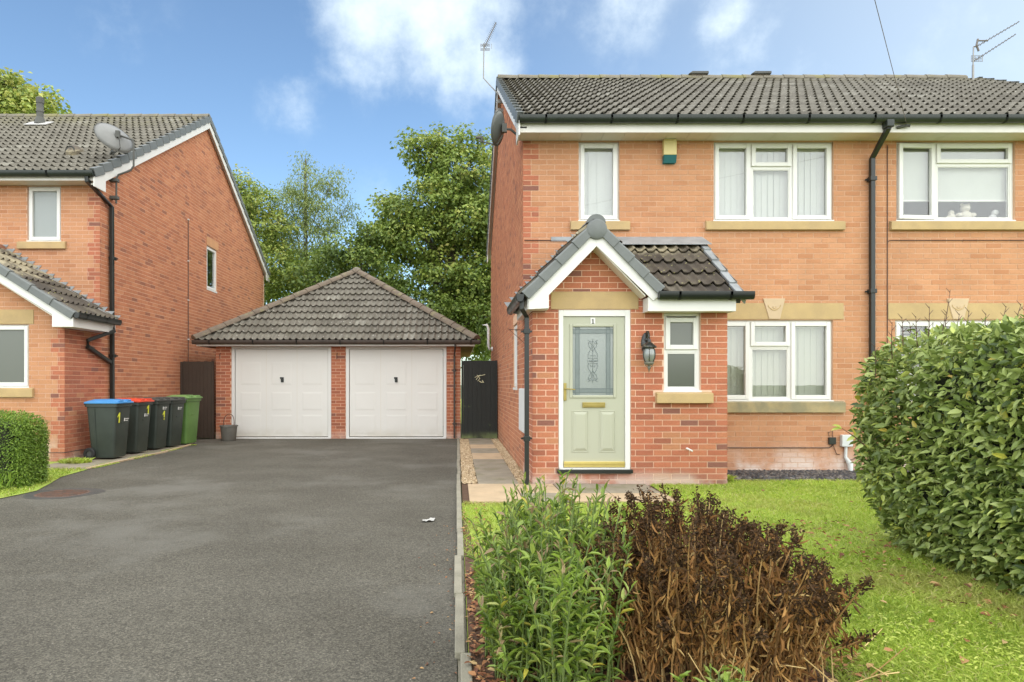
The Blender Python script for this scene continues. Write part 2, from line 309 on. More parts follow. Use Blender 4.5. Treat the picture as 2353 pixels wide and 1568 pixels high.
    def build(s, name, mats, parent=None, smooth=False, bevel=0, kind=None, seg=2, at=None):
        o = bpy.data.objects.new(name, s.mesh(name, mats)); reg(o, parent, at)
        if smooth:
            for p in o.data.polygons: p.use_smooth = True
            if smooth != 2:
                try: o.data.set_sharp_from_angle(angle=R(40))
                except Exception: pass
        if bevel:
            b = o.modifiers.new('bevel', 'BEVEL'); b.width = bevel; b.segments = seg; b.limit_method = 'ANGLE'; b.angle_limit = R(30)
        if kind: o['kind'] = kind
        return o
def tri_mesh(name, V, Fc, tone, mats, parent=None, kind=None, smooth=False, at=None):
    me = bpy.data.meshes.new(name); V = np.asarray(V, np.float32); Fc = np.asarray(Fc, np.int32)
    me.vertices.add(len(V)); me.vertices.foreach_set('co', V.ravel()); k = Fc.shape[1]
    me.loops.add(Fc.size); me.loops.foreach_set('vertex_index', Fc.ravel()); me.polygons.add(len(Fc))
    me.polygons.foreach_set('loop_start', np.arange(0, Fc.size, k, dtype=np.int32)); me.polygons.foreach_set('loop_total', np.full(len(Fc), k, np.int32))
    if smooth: me.polygons.foreach_set('use_smooth', np.ones(len(Fc), bool))
    me.update(calc_edges=True); me.materials.append(mats)
    a = me.attributes.new('tone', 'FLOAT', 'FACE'); a.data.foreach_set('value', np.asarray(tone, np.float32))
    o = bpy.data.objects.new(name, me); reg(o, parent, at)
    if kind: o['kind'] = kind
    return o
def unit(a): return a / (np.linalg.norm(a, axis=-1, keepdims=True) + 1e-9)
LEAF_V = np.array([(0, 0, 0), (.32, -.46, .10), (.32, .46, .10), (.42, 0, -.03), (.72, -.33, .02), (.72, .33, .02), (1, 0, -.16)])
LEAF_F = np.array([(0, 3, 1), (0, 2, 3), (1, 3, 4), (2, 5, 3), (4, 3, 6), (3, 5, 6)])
LEAF4_V = np.array([(0, 0, 0), (.42, -.5, .10), (.42, .5, .10), (1, 0, -.10), (.5, 0, -.04)])
LEAF4_F = np.array([(0, 4, 1), (0, 2, 4), (1, 4, 3), (4, 2, 3)])
def leaf_arrays(P, D, Nn, L, W, tone, tv=LEAF_V, tf=LEAF_F):
    D = unit(D); S = unit(np.cross(D, Nn)); Nn = np.cross(S, D); L = np.asarray(L)[:, None, None]; W = np.asarray(W)[:, None, None]
    V = P[:, None, :] + D[:, None, :] * tv[None, :, 0:1] * L + S[:, None, :] * tv[None, :, 1:2] * W + Nn[:, None, :] * tv[None, :, 2:3] * L
    n = len(P); Fc = tf[None] + (np.arange(n) * len(tv))[:, None, None]
    return V.reshape(-1, 3), Fc.reshape(-1, 3), np.repeat(tone, len(tf))
def leaves(name, P, D, Nn, L, W, tone, m, parent=None, kind=None, tv=LEAF_V, tf=LEAF_F, singles=0, key=None, sname='leaf'):
    """a mass of leaves; the `singles` with the smallest key become objects of their own that share meshes"""
    if singles:
        o = np.argsort(key); a = o[:singles]; b = o[singles:]
        shared = []; rat = np.sort((W / L)[a])
        for k in range(32):
            tn = min(((k % 16) + .5) / 16, .97); wr = rat[int(((k * 7) % 32 + .5) / 32 * len(rat))]
            one = np.zeros((1, 3)); V, Fc, tt = leaf_arrays(one, np.array([[1., 0, 0]]), np.array([[0, 0, 1.]]), np.ones(1), np.ones(1) * wr, np.array([tn]), tv, tf)
            me = bpy.data.meshes.new(sname); me.from_pydata(V.tolist(), [], Fc.tolist()); me.materials.append(m)
            at = me.attributes.new('tone', 'FLOAT', 'FACE'); at.data.foreach_set('value', tt); shared.append(me)
        pw = wloc(parent)
        for i in a:
            d = Vector(D[i]).normalized(); s_ = d.cross(Vector(Nn[i])).normalized(); nn = s_.cross(d)
            q = bpy.data.objects.new(sname, shared[int(tone[i] * 15.99) + (16 if i % 2 else 0)]); COL.objects.link(q); q.parent = parent
            M3 = Matrix((d, s_, nn)).transposed().to_4x4(); q.matrix_local = Matrix.Translation(Vector(P[i]) - pw) @ M3 @ Matrix.Scale(float(L[i]), 4)
        P, D, Nn, L, W, tone = P[b], D[b], Nn[b], L[b], W[b], tone[b]
    V, Fc, tt = leaf_arrays(P, D, Nn, L, W, tone, tv, tf)
    return tri_mesh(name, V, Fc, tt, m, parent, kind)
def WX(px, d): return (px - VX) * d / F
def WZ(py, d): return CH + (HY - py) * d / F
def front(y): return Matrix.Translation((0, y, 0))
def faceR(x): return Matrix.Translation((x, 0, 0)) @ Matrix.Rotation(R(90), 4, 'Z')      # faces +X, local x = world y
def faceL(x): return Matrix.Translation((x, 0, 0)) @ Matrix.Rotation(R(-90), 4, 'Z')     # faces -X, local x = -world y
# ------------------------------------------------------------------ brickwork
def rect_sub(r, ops):
    rs = [r]
    for (a0, a1, b0, b1) in ops:
        nw = []
        for (u0, u1, z0, z1) in rs:
            if u1 <= a0 or u0 >= a1 or z1 <= b0 or z0 >= b1: nw.append((u0, u1, z0, z1)); continue
            if u0 < a0: nw.append((u0, a0, z0, z1))
            if u1 > a1: nw.append((a1, u1, z0, z1))
            m0, m1 = max(u0, a0), min(u1, a1)
            if z0 < b0: nw.append((m0, m1, z0, b0))
            if z1 > b1: nw.append((m0, m1, b1, z1))
        rs = nw
    return [q for q in rs if q[1] - q[0] > .018 and q[3] - q[2] > .012]
class Bricks:
    def __init__(s): s.rec = []
    def wall(s, T, u0, u1, z0, z1, ops, pick, prio=5, ulim=None, shift=0):
        k = int(math.floor(z0 / .075)); off0 = random.random()
        while k * .075 < z1 - .01:
            a, b = max(k * .075 + .006, z0), min(k * .075 + .069, z1)
            lo, hi = (u0, u1) if not ulim else ulim((a + b) / 2)
            lo = max(lo, u0); hi = min(hi, u1)
            if hi - lo > .05:
                j = math.floor((lo - shift) / .225) - 1; st = shift + j * .225 + (.1125 if k % 2 else 0)
                while st < hi:
                    r = (max(st + .006, lo), min(st + .219, hi), a, b); st += .225
                    if hi - r[1] < .045: r = (r[0], hi, a, b)
                    if r[0] - lo < .045: r = (lo, r[1], a, b)
                    if r[1] - r[0] < .045: continue
                    for q in rect_sub(r, ops):
                        for (qq, mi) in pick(q, k): s.rec.append((T, qq, mi, min(1, max(0, random.gauss(.55, .24) if random.random() > .05 else random.random() * .15)), prio))
            k += 1
    def build(s, parent, mats, keep=300, vis=lambda p: True):
        def score(r):
            T, q, mi, t, prio = r; p = T @ Vector(((q[0] + q[1]) / 2, 0, (q[2] + q[3]) / 2))
            px = VX + F * p.x / p.y; py = HY - F * (p.z - CH) / p.y
            inv = 0 if (0 < px < 2353 and 0 < py < 1568 and vis((px, py, p))) else 100
            return (inv + prio, p.y)
        s.rec.sort(key=score); cache = {}; pw = wloc(parent)
        for (T, q, mi, t, prio) in s.rec[:keep]:
            w_, h_ = round((q[1] - q[0]) / .005) * .005, round((q[3] - q[2]) / .005) * .005; tb = round(t * 9) / 9; k = (w_, h_, mi, tb)
            if k not in cache:
                b = MB(); b.box(-w_ / 2, w_ / 2, -.004, .004, -h_ / 2, h_ / 2, 0, tb); cache[k] = b.mesh('brick', mats[mi])
            o = bpy.data.objects.new('brick', cache[k]); COL.objects.link(o); o.parent = parent
            dy = random.uniform(-.0012, .0012)
            o.matrix_local = Matrix.Translation(-pw) @ T @ Matrix.Translation(((q[0] + q[1]) / 2, dy, (q[2] + q[3]) / 2))
        b = MB()
        for (T, q, mi, t, prio) in s.rec[keep:]:
            b.T = T; x0, x1, z0, z1 = q; y = -.004 + random.uniform(-.001, .001)
            b.add([(x0, y, z0), (x1, y, z0), (x1, y, z1), (x0, y, z1), (x0, .004, z0), (x1, .004, z0), (x1, .004, z1), (x0, .004, z1)],
                  [(0, 1, 2, 3), (4, 5, 1, 0), (1, 5, 6, 2), (3, 2, 6, 7), (4, 0, 3, 7)], mi, t)
        b.T = None
        if b.v: b.build('brickwork', mats, parent, kind='stuff')
def wall_sheet(mb, u0, u1, z0, z1, ops, th=.12, mi=0, ends=False):
    """mortar-coloured wall with real openings: front and back faces and the reveals"""
    us = sorted({u0, u1, *[min(max(x, u0), u1) for o in ops for x in o[:2]]}); zs = sorted({z0, z1, *[min(max(x, z0), z1) for o in ops for x in o[2:]]})
    def opn(i, j):
        if i < 0 or j < 0 or i >= len(us) - 1 or j >= len(zs) - 1: return ends
        cu, cz = (us[i] + us[i + 1]) / 2, (zs[j] + zs[j + 1]) / 2
        return any(o[0] < cu < o[1] and o[2] < cz < o[3] for o in ops)
    for i in range(len(us) - 1):
        for j in range(len(zs) - 1):
            if opn(i, j): continue
            a, b, c, d = us[i], us[i + 1], zs[j], zs[j + 1]
            v = [(a, 0, c), (b, 0, c), (b, 0, d), (a, 0, d), (a, th, c), (b, th, c), (b, th, d), (a, th, d)]; f = [(0, 1, 2, 3), (5, 4, 7, 6)]
            if opn(i - 1, j): f.append((4, 0, 3, 7))
            if opn(i + 1, j): f.append((1, 5, 6, 2))
            if opn(i, j - 1): f.append((4, 5, 1, 0))
            if opn(i, j + 1): f.append((3, 2, 6, 7))
            mb.add(v, f, mi)
# ------------------------------------------------------------------ roof tiles
TW, GA = .30, .345
def tile_vf(us, vs_clip=None, length=.40, lift=.046):
    """one interlocking tile: two rolls and two pans, front lip open under the rolls"""
    v = []; f = []; n = len(us)
    def h(u):
        p = (u % .15) / .15
        return .040 * (.5 - .5 * math.cos(2 * math.pi * (p - .42) / .58)) if p > .42 else -.004 * math.sin(math.pi * p / .42)
    for u in us: v.append((u, 0, h(u) + lift))
    for u in us: v.append((u, length, h(u) + .002))
    for u in us:
        p = (u % .15) / .15; th = .013 if .46 < p < .97 else .018
        v.append((u, .002, h(u) + lift - th))
    for i in range(n - 1): f.append((i, i + 1, n + i + 1, n + i)); f.append((2 * n + i, 2 * n + i + 1, i + 1, i))
    return v, f
TU = [0, .035, .063, .078, .093, .107, .122, .137, .15, .185, .213, .228, .243, .257, .272, .287, .2999]
def tile_roof(parent, E, u, s_, W, Ls, mat_, keep=300, clip=None, lap=0, name='roof_tile', vis=True, mossy=None):
    """tiles from eave point E, along u, up slope s_; clip(s)->(umin,umax)"""
    E, u, s_ = Vector(E), Vector(u).normalized(), Vector(s_).normalized(); n = u.cross(s_).normalized()
    B = Matrix((u, s_, n)).transposed().to_4x4(); rec = []; rows = int(math.ceil(Ls / GA - .25)); cols = int(math.ceil(W / TW))
    for r in range(rows):
        s0 = r * GA; ln = min(.40, Ls - s0)
        for c in range(cols):
            u0 = c * TW; a, b = (0, W) if not clip else clip(s0); a2, b2 = (0, W) if not clip else clip(s0 + min(ln, GA))
            a = max(a, 0); b = min(b, W); a2 = max(a2, 0); b2 = min(b2, W)
            if u0 + TW <= min(a, a2) + .01 or u0 >= max(b, b2) - .01: continue
            cut = u0 < max(a, a2) - .01 or u0 + TW > min(b, b2) + .01 or ln < .38
            p = E + u * (u0 + TW / 2) + s_ * (s0 + GA / 2); px = VX + F * p.x / p.y if p.y > .1 else -1
            rec.append((cut, 0 if (-30 < px < 2383) else 1, p.y, u0, s0, ln, (a, b, a2, b2)))
    rec.sort(key=lambda x: (x[0] or not vis, x[1], x[2]))
    cache = {}; jb = MB(); pw = wloc(parent); cnt = 0
    for (cut, out, dd, u0, s0, ln, cl_) in rec:
        t = min(1, max(0, random.gauss(.5, .2))); t = .97 if random.random() < .02 else t
        jit = Matrix.Translation((random.uniform(-.002, .002), random.uniform(-.004, .004), random.uniform(0, .002)))
        if not cut and vis and cnt < keep and not out:
            cnt += 1; tb = round(t * 8) / 8
            if tb not in cache:
                b = MB(); v, f = tile_vf(TU); b.add(v, f, 0, tb); cache[tb] = b.mesh('roof_tile', mat_)
                for p in cache[tb].polygons: p.use_smooth = True
                cache[tb].set_sharp_from_angle(angle=R(50))
            o = bpy.data.objects.new(name, cache[tb]); COL.objects.link(o); o.parent = parent
            o.matrix_local = Matrix.Translation(-pw) @ Matrix.Translation(E) @ B @ Matrix.Translation((u0, s0, 0)) @ jit
        else:
            v, f = tile_vf(TU, length=ln); a, b, a2, b2 = cl_
            if cut: v = [(min(max(x, (a if y < .1 else a2) - u0), (b if y < .1 else b2) - u0), y, z) for (x, y, z) in v]
            jb.T = Matrix.Translation(E) @ B @ Matrix.Translation((u0, s0, 0)) @ jit; jb.add(v, f, 0, t)
    jb.T = None
    if jb.v: jb.build('roof_tiling', mat_, parent, kind='stuff')
# ------------------------------------------------------------------ windows
def bars(mb, x0, x1, z0, z1, wd, y0, y1, mi=0, wb=None):
    wb = wb or wd
    mb.box(x0, x0 + wd, y0, y1, z0, z1, mi); mb.box(x1 - wd, x1, y0, y1, z0, z1, mi)
    mb.box(x0 + wd, x1 - wd, y0 + .0005, y1 - .0005, z0, z0 + wb, mi); mb.box(x0 + wd, x1 - wd, y0 + .0005, y1 - .0005, z1 - wd, z1, mi)
def window(parent, T, x0, x1, z0, z1, lights, blinds=None, pane=None, set_=.035, cill=True, slat=.089, head=0, open_light=None):
    """frame with mullions; lights = (x0,x1,z0,z1,sash?); blinds = material of vertical slats or None"""
    f = MB(T); y0, y1 = set_, set_ + .07; fw = .045
    bars(f, x0, x1, z0, z1, fw, y0, y1)
    if head: f.box(x0, x1, y0 + .01, y1, z1, z1 + head)
    xs = sorted({round(l[0], 3) for l in lights} | {round(l[1], 3) for l in lights})
    for (a, b, c, d, sh) in lights:
        if a - .02 > x0 + fw: f.box(a - .028, a + .028, y0 + .002, y1 - .002, c if c > z0 + fw else z0 + fw, d if d < z1 - fw else z1 - fw)
        if c - .02 > z0 + fw: f.box(a + .028, b - .028, y0 + .004, y1 - .004, c - .028, c + .028)
    if cill: f.box(x0 - .01, x1 + .01, y0 - .045, y0 + .03, z0 - .03, z0 + .012)
    fr = f.build('window', m_upvc, parent, bevel=.004)
    for k, (a, b, c, d, sh) in enumerate(lights):
        ia = a + (.028 if a > x0 + fw else fw); ib = b - (.028 if b < x1 - fw else fw); ic = c + (.028 if c > z0 + fw else fw); idd = d - (.028 if d < z1 - fw else fw)
        if sh:
            s = MB(T); oa = 0.018
            if open_light == k:
                Tr = T @ Matrix.Translation((ib, y0 - .02, 0)) @ Matrix.Rotation(R(4), 4, 'Z') @ Matrix.Translation((-ib, -(y0 - .02), 0)); s.T = Tr
            bars(s, ia - oa, ib + oa, ic - oa, idd + oa, .058, y0 - .022, y0 + .03); so_ = s.build('sash', m_upvc, fr, bevel=.005)
            ga, gb, gc, gd = ia + .038, ib - .038, ic + .038, idd - .038
        else:
            s = MB(T); bars(s, ia, ib, ic, idd, .016, y0 + .006, y0 + .03); s.build('glazing_bead', m_upvc, fr, bevel=.003); ga, gb, gc, gd = ia + .014, ib - .014, ic + .014, idd - .014
        g = MB(T); g.box(ga - .002, gb + .002, y0 + .014, y0 + .020, gc - .002, gd + .002); g.build('pane', pane or m_glass, fr)
        gk = MB(T); gk.box(ga, gb, y0 + .022, y0 + .03, gd - .006, gd); gk.build('gasket', m_black, fr)
    if blinds:
        x = x0 + .04; i = 0
        me = MB(); me.box(-slat * .53, slat * .53, -.0008, .0008, 0, z1 - z0 - .13); me = me.mesh('blind_slat', blinds)
        while x < x1 - .03:
            o = bpy.data.objects.new('blind_slat', me); COL.objects.link(o); o.parent = fr
            o.matrix_local = Matrix.Translation(-wloc(fr)) @ T @ Matrix.Translation((x + slat / 2, y1 + .035, z0 + .03)) @ Matrix.Rotation(R(7 + random.uniform(-4, 4)), 4, 'Z'); x += slat
        hr = MB(T); hr.box(x0 + .03, x1 - .03, y1 + .02, y1 + .07, z1 - .10, z1 - .055); hr.build('blind_rail', m_upvc, fr)
    return fr
def stone_sill(parent, T, x0, x1, z0, z1, m=None, out=.06, joint=None):
    b = MB(T); b.add([(x0, -out, z0), (x1, -out, z0), (x1, -out, z1 - .02), (x0, -out, z1 - .02), (x0, .05, z0), (x1, .05, z0), (x1, .05, z1), (x0, .05, z1), (x0, 0, z1), (x1, 0, z1)],
              [(0, 1, 2, 3), (3, 2, 9, 8), (8, 9, 6, 7), (0, 4, 5, 1), (4, 7, 6, 5), (0, 3, 8, 7, 4), (1, 5, 6, 9, 2)])
    if joint: b.box(joint - .003, joint + .003, -out - .001, .02, z0 + .001, z1 - .021, 0)
    return b.build('window_sill', m or m_stone, parent, bevel=.006)
def gutter(parent, p0, p1, m, r=.058, name='gutter', fascia_side=(0, 1, 0), brk=.9, lipm=None):
    p0, p1 = Vector(p0), Vector(p1); d = (p1 - p0).normalized(); L = (p1 - p0).length; q = Vector(fascia_side); vs = []; fs = []
    prof = [(-r, .02), (-r, -.02), (-r * .8, -.055), (-r * .4, -.075), (r * .4, -.075), (r * .8, -.055), (r, -.02), (r, .02)]
    inn = [(x * .92, z + (.0 if z > 0 else .006)) for x, z in prof[::-1]]
    pr = prof + inn; n = len(pr)
    for e in (p0, p1):
        for x, z in pr: vs.append(e + q * x + Vector((0, 0, z)))
    for i in range(n): fs.append((i, (i + 1) % n, n + (i + 1) % n, n + i))
    fs += [(i, i + 1, n - 2 - i, n - 1 - i)[::-1] for i in range(7)]; fs += [(n + i, n + i + 1, 2 * n - 2 - i, 2 * n - 1 - i) for i in range(7)]
    b = MB(); b.add(vs, fs); g = b.build(name, m, parent, smooth=True)
    st = MB(); st.add([p0 + q * x + Vector((0, 0, z)) for x, z in prof], [tuple(range(8))]); st.add([p1 + q * x + Vector((0, 0, z)) for x, z in prof], [tuple(range(7, -1, -1))])
    st.build('stop_end', m, g); k = brk * .4
    while k < L:
        b = MB(); c = p0 + d * k; vs = [c + d * e + q * x * 1.07 + Vector((0, 0, z - .004)) for e in (-.013, .013) for x, z in prof]
        b.add(vs, [(i, i + 1, 9 + i, 8 + i) for i in range(7)] + [(8 + i, 9 + i, i + 1, i) for i in range(7)]); b.build('gutter_bracket', m_black, g); k += brk
    return g
def downpipe(parent, pts, m=None, r=.033, name='downpipe', clips=()):
    o = MB().tube(pts, r, 4, sq=True).build(name, m or m_black, parent, bevel=.006)
    for c in clips:
        c = Vector(c); MB().box(c.x - r * 1.35, c.x + r * 1.35, c.y - r * 1.35, c.y + r * 1.35, c.z - .03, c.z + .03).build('pipe_clip', m or m_black, o, bevel=.004)
        MB().box(c.x - r * 2.3, c.x + r * 2.3, c.y + r * .9, c.y + r * 1.2, c.z - .012, c.z + .012).build('clip_lug', m or m_black, o)
    return o
# ================================================================== right-hand pair of houses
H = thing('semi_detached_house', 'two-storey orange brick house on the right with sage green front door and gabled porch', 'house', (5.9, 9.54, 0))
YM, YP, XS = 9.54, 8.34, .953
YB, XE = 18.5, 10.95
mx = lambda p: WX(p, YM); mz = lambda p: WZ(p, YM); px_ = lambda p: WX(p, YP); pz_ = lambda p: WZ(p, YP)
win = dict(w1=(mx(1330), mx(1423), mz(508), mz(326)), w2=(mx(1640), mx(1915), mz(508), mz(326)), w3=(mx(2060), mx(2332), mz(508), mz(326)),
           w4=(mx(1640), mx(1914), mz(922), mz(736)), w5=(mx(2057), mx(2331), mz(922), mz(736)))
LT = [(mx(1628), mx(1938), mz(734), mz(697)), (mx(2040), mx(2350), mz(734), mz(697))]
KS = [[(mx(1752), mz(686.5)), (mx(1803), mz(686.5)), (mx(1791), mz(734)), (mx(1766), mz(734))], [(mx(2174), mz(686.5)), (mx(2225), mz(686.5)), (mx(2213), mz(734)), (mx(2188), mz(734))]]
SL = [(mx(1310), mx(1446), mz(530), mz(508)), (mx(1620), mx(1938), mz(530), mz(508)), (mx(2043), mx(2372), mz(530), mz(508)),
      (mx(1620), mx(1938), mz(948), mz(922)), (mx(2040), mx(2350), mz(948), mz(922))]
ops = list(win.values())
def cut(L, e=.004): return [(a - e, b + e, c - e, d + e) for a, b, c, d in L]
wb = MB(front(YM)); wall_sheet(wb, XS, XE, -.1, 4.86, ops)
# side (faces left) and porch side
TL = faceL(XS)
sop = [(-11.2, -10.47, 1.21, 2.26)]
wb.T = TL; wall_sheet(wb, -YB, -YM, -.1, 4.86, sop); wb.T = None
RIDY, RIDZ, EVY, EVZ = 14.02, 7.68, 9.15, 4.94
TAN = (RIDZ - EVZ) / (RIDY - EVY)
wb.T = None; wb.prism([(XS, YM, 4.86), (XS, YB, 4.86), (XS, RIDY, RIDZ - .12)], (.12, 0, 0))
wb.prism([(XE, YM, 4.86), (XE, YB, 4.86), (XE, RIDY, RIDZ - .12)], (.12, 0, 0))
wb.box(XE, XE + .12, YM, YB, -.1, 4.86); wb.box(XS, XE, YB, YB + .12, -.1, 4.86)
wb.build('wall', m_mort, H)
fl = MB(); fl.box(XS + .13, XE - .01, YM + .13, YB - .01, 2.42, 2.62); fl.box(XS + .13, XE - .01, YM + .13, YB - .01, .02, .14)
fl.box(XS + .13, XE - .01, YM + 3.2, YM + 3.3, .14, 4.9); fl.box(5.85, 5.95, YM + .14, YM + 3.2, .14, 4.8); fl.box(XS + .13, XE - .01, YM + .13, YB - .01, 4.78, 4.84)
fl.build('room_partition', m_room, H)
BR = Bricks(); BM = [m_buff, m_red, m_side]
def pick_front(q, k):
    b = XS + (.225 if (k // 3) % 2 == 0 else .1125)
    if q[1] <= b + .01: return [(q, 1)]
    if q[0] >= b - .01: return [(q, 0)]
    return [((q[0], b - .005, q[2], q[3]), 1), ((b + .005, q[1], q[2], q[3]), 0)]
blk = cut(ops) + cut(LT) + cut(SL) + [(mx(1752) + .02, mx(1803) - .02, mz(697), mz(686.5)), (mx(2174) + .02, mx(2225) - .02, mz(697), mz(686.5))]
BR.wall(front(YM), XS - .006, XE, 0, 4.80, blk, pick_front, 1, shift=XS)
BR.wall(TL, -YB, -YM - .004, 0, 7.5, cut(sop) + [(-11.25, -10.42, 2.27, 2.42)], lambda q, k: [(q, 2)], 3,
        ulim=lambda z: (-YB, -YM) if z < 4.9 else (-(RIDY + (RIDZ - .1 - z) / TAN), -(RIDY - (RIDZ - .1 - z) / TAN)))
# ---- porch
PX0, PX1 = XS, px_(1670)
GX, GZ, GT = 1.698, 3.26, 1.02          # porch gable: apex x, tile height at apex, slope tangent
dr = (px_(1283.5), px_(1449), pz_(1087), pz_(712.5)); pw = (px_(1525.5), px_(1610), pz_(900), pz_(718.6)); lt = (px_(1266), px_(1466.5), pz_(711), pz_(671))
zt = 2.29
wp = MB(front(YP)); wall_sheet(wp, PX0, PX1, -.1, zt, [dr, pw], .1)
wp.T = None; wp.xz([(GX - (3.05 - zt) / GT, zt), (GX + (3.05 - zt) / GT, zt), (GX, 3.05)], YP, YP + .1)
wp.T = TL; wall_sheet(wp, -YM, -YP - .0, -.1, zt, [], .1); wp.T = faceR(PX1); wall_sheet(wp, YP, YM, -.1, zt, [], .1); wp.T = None
PW = wp.build('porch_wall', m_mortp, H)
BR.wall(front(YP), PX0 - .006, PX1 + .006, 0, 3.05, cut([dr, pw, lt]) + [(px_(1505), px_(1635.5), pz_(927), pz_(900))], lambda q, k: [(q, 1)], 0,
        ulim=lambda z: (PX0 - .006, PX1 + .006) if z < zt - .04 else (GX - (3.10 - z) / GT, GX + (3.10 - z) / GT), shift=PX0 + .05)
BR.wall(TL, -YM + .002, -YP - .004, 0, zt, [], lambda q, k: [(q, 1)], 0)
BR.wall(faceR(PX1), YP + .004, YM, 0, zt, [], lambda q, k: [(q, 1)], 4)
BR.build(H, BM, 300, vis=lambda a: not (1215 < a[0] < 1665 and a[1] > 700 and a[2].y > 9) and not (a[0] > 2050 and a[1] > 800))
# ---- windows
def three(w_, d, a, b, t):
    X = lambda p: WX(p, d); x0, x1, z0, z1 = w_
    return [(x0, X(a), z0, z1, True), (X(a), X(b), z0, WZ(t, d), False), (X(a), X(b), WZ(t, d), z1, True), (X(b), x1, z0, z1, True)]
T0 = front(YM)
w_ = win['w1']; window(H, T0, *w_, [(w_[0], w_[1], w_[2], w_[3], True)], blinds=m_blind, slat=.127)
w_ = win['w2']; window(H, T0, *w_, three(w_, YM, 1727, 1822, 383), blinds=m_blind)
w_ = win['w3']; x2 = mx(2153); zt3 = mz(376); W3 = window(H, T0, *w_, [(w_[0], x2, w_[2], w_[3], True), (x2, w_[1], zt3, w_[3], True), (x2, w_[1], w_[2], zt3, False)], open_light=0)
rb = MB(T0); rb.box(w_[0] + .03, w_[1] - .03, .130, .134, mz(455), w_[3] - .08); rb.build('roller_blind', m_blind, W3)
rb = MB(T0); rb.box(w_[0] + .03, w_[1] - .03, .122, .142, mz(458), mz(454)); rb.build('blind_rail', m_upvc, W3)
w_ = win['w4']; window(H, T0, *w_, three(w_, YM, 1725, 1818, 797), blinds=m_blindl)
w_ = win['w5']; W5 = window(H, T0, *w_, three(w_, YM, 2145, 2240, 797), blinds=None)
for k in range(24): 
    b = MB(T0); zz = w_[3] - .08 - k * .05; b.add([(w_[0] + .03, .13, zz), (w_[1] - .03, .13, zz), (w_[1] - .03, .165, zz + .02), (w_[0] + .03, .165, zz + .02)], [(0, 1, 2, 3)]); b.build('blind_slat', m_soff, W5)
window(H, TL, sop[0][0], sop[0][1], sop[0][2], sop[0][3], [(*sop[0], True)], cill=True)
for (a, b, c, d), m in zip(SL, (m_stone, m_stone, m_stone, m_stoneg, m_stoneg)): stone_sill(H, T0, a, b, c, d, m, joint=(mx(1790) if m is m_stoneg and a < 5 else None))
for (a, b, c, d), k in zip(LT, KS):
    l = MB(T0); l.box(a, b, -.012, .05, c, d); lo_ = l.build('window_lintel', m_stone, H, bevel=.004)
    l = MB(T0); l.xz([(x, z) for x, z in k][::-1], -.024, .04); ks = l.build('keystone', mat('keystone_stone', (.56, .42, .27), .85, .08, 4, .3, 120), lo_, bevel=.006)
    cx = (k[0][0] + k[1][0]) / 2; cz = (mz(686.5) + mz(734)) / 2
    l = MB(T0); l.tube([(cx + t * .085, -.026, cz + .035 - .055 * (1 - t * t)) for t in [i / 8 - 1 for i in range(17)]], .005, 6)
    l.tube([(cx + .022 * math.sin(t), -.026, cz + .025 + .018 * math.cos(t) * 1) for t in [1.2 + i * .48 for i in range(9)]], .005, 6)
    l.tube([(cx + t * .045, -.026, cz + .005 - .02 * (1 - t * t)) for t in [i / 4 - 1 for i in range(9)]], .004, 6)
    l.tube([(cx + .085, -.026, cz + .035), (cx + .088, -.026, cz + .055)], .004, 6); l.tube([(cx - .085, -.026, cz + .035), (cx - .088, -.026, cz + .055)], .004, 6)
    l.build('carved_swag', m_stone, lo_, smooth=True)
# ---- porch window, lintel, door
TP = front(YP)
zs = pz_(823)
window(H, TP, *pw, [(pw[0], pw[1], pw[2], pz_(805), False), (pw[0], pw[1], pz_(805), pz_(728), True)], pane=m_obsd, head=.05)
stone_sill(H, TP, px_(1506), px_(1634.5), pz_(926.5), pz_(901), out=.08)
b = MB(TP); b.box(lt[0], lt[1], -.014, .05, lt[2], lt[3]); b.build('door_lintel', m_stone, H, bevel=.004)
fr = MB(TP); x0, x1, z0, z1 = dr; zd0 = pz_(1075)
fr.box(x0 + .004, px_(1294.5), .0, .08, zd0, z1); fr.box(px_(1436.7), x1 - .004, .0, .08, zd0, z1); fr.box(px_(1294.5), px_(1436.7), .001, .079, pz_(727), z1)
DF = fr.build('door_frame', m_upvc, H, bevel=.004)
b = MB(TP); b.box(x0 - .02, x1 + .02, -.045, .06, z0 - .005, zd0 - .02); b.build('door_sill', m_black, H, bevel=.006)
b = MB(TP); b.box(x0 + .01, x1 - .01, -.012, .06, zd0 - .02, zd0); b.build('door_sill_bar', m_upvc, H)
dx0, dx1, dz0, dz1 = px_(1295), px_(1436.2), zd0 + .012, pz_(727.8)
gx0, gx1, gz0, gz1 = px_(1316), px_(1410.5), pz_(908.7), pz_(750.7)
b = MB(TP); wall_sheet(b, dx0, dx1, dz0, dz1, [(gx0, gx1, gz0, gz1)], .044)
for i in range(len(b.v)): b.v[i] = (b.v[i][0], b.v[i][1] + .022, b.v[i][2])
D_ = b.build('front_door', m_door, H)
b = MB(TP); bars(b, gx0 - .035, gx1 + .035, gz0 - .035, gz1 + .035, .037, .008, .03); b.build('glazing_trim', m_door, D_, bevel=.008)
b = MB(TP); b.box(gx0, gx1, .034, .040, gz0, gz1); b.build('pane', m_doorg, D_)
b = MB(TP); b.box(gx0 - .03, gx1 + .03, .075, .08, gz0 - .03, gz1 + .03); b.build('door_backing', mat('hall_light', (.40, .45, .44), .8), D_)
for xx in (gx0 + .014, gx0 + .045, gx0 + .078, gx1 - .014 - .006, gx1 - .045, gx1 - .078):
    pass
ld = MB(TP)
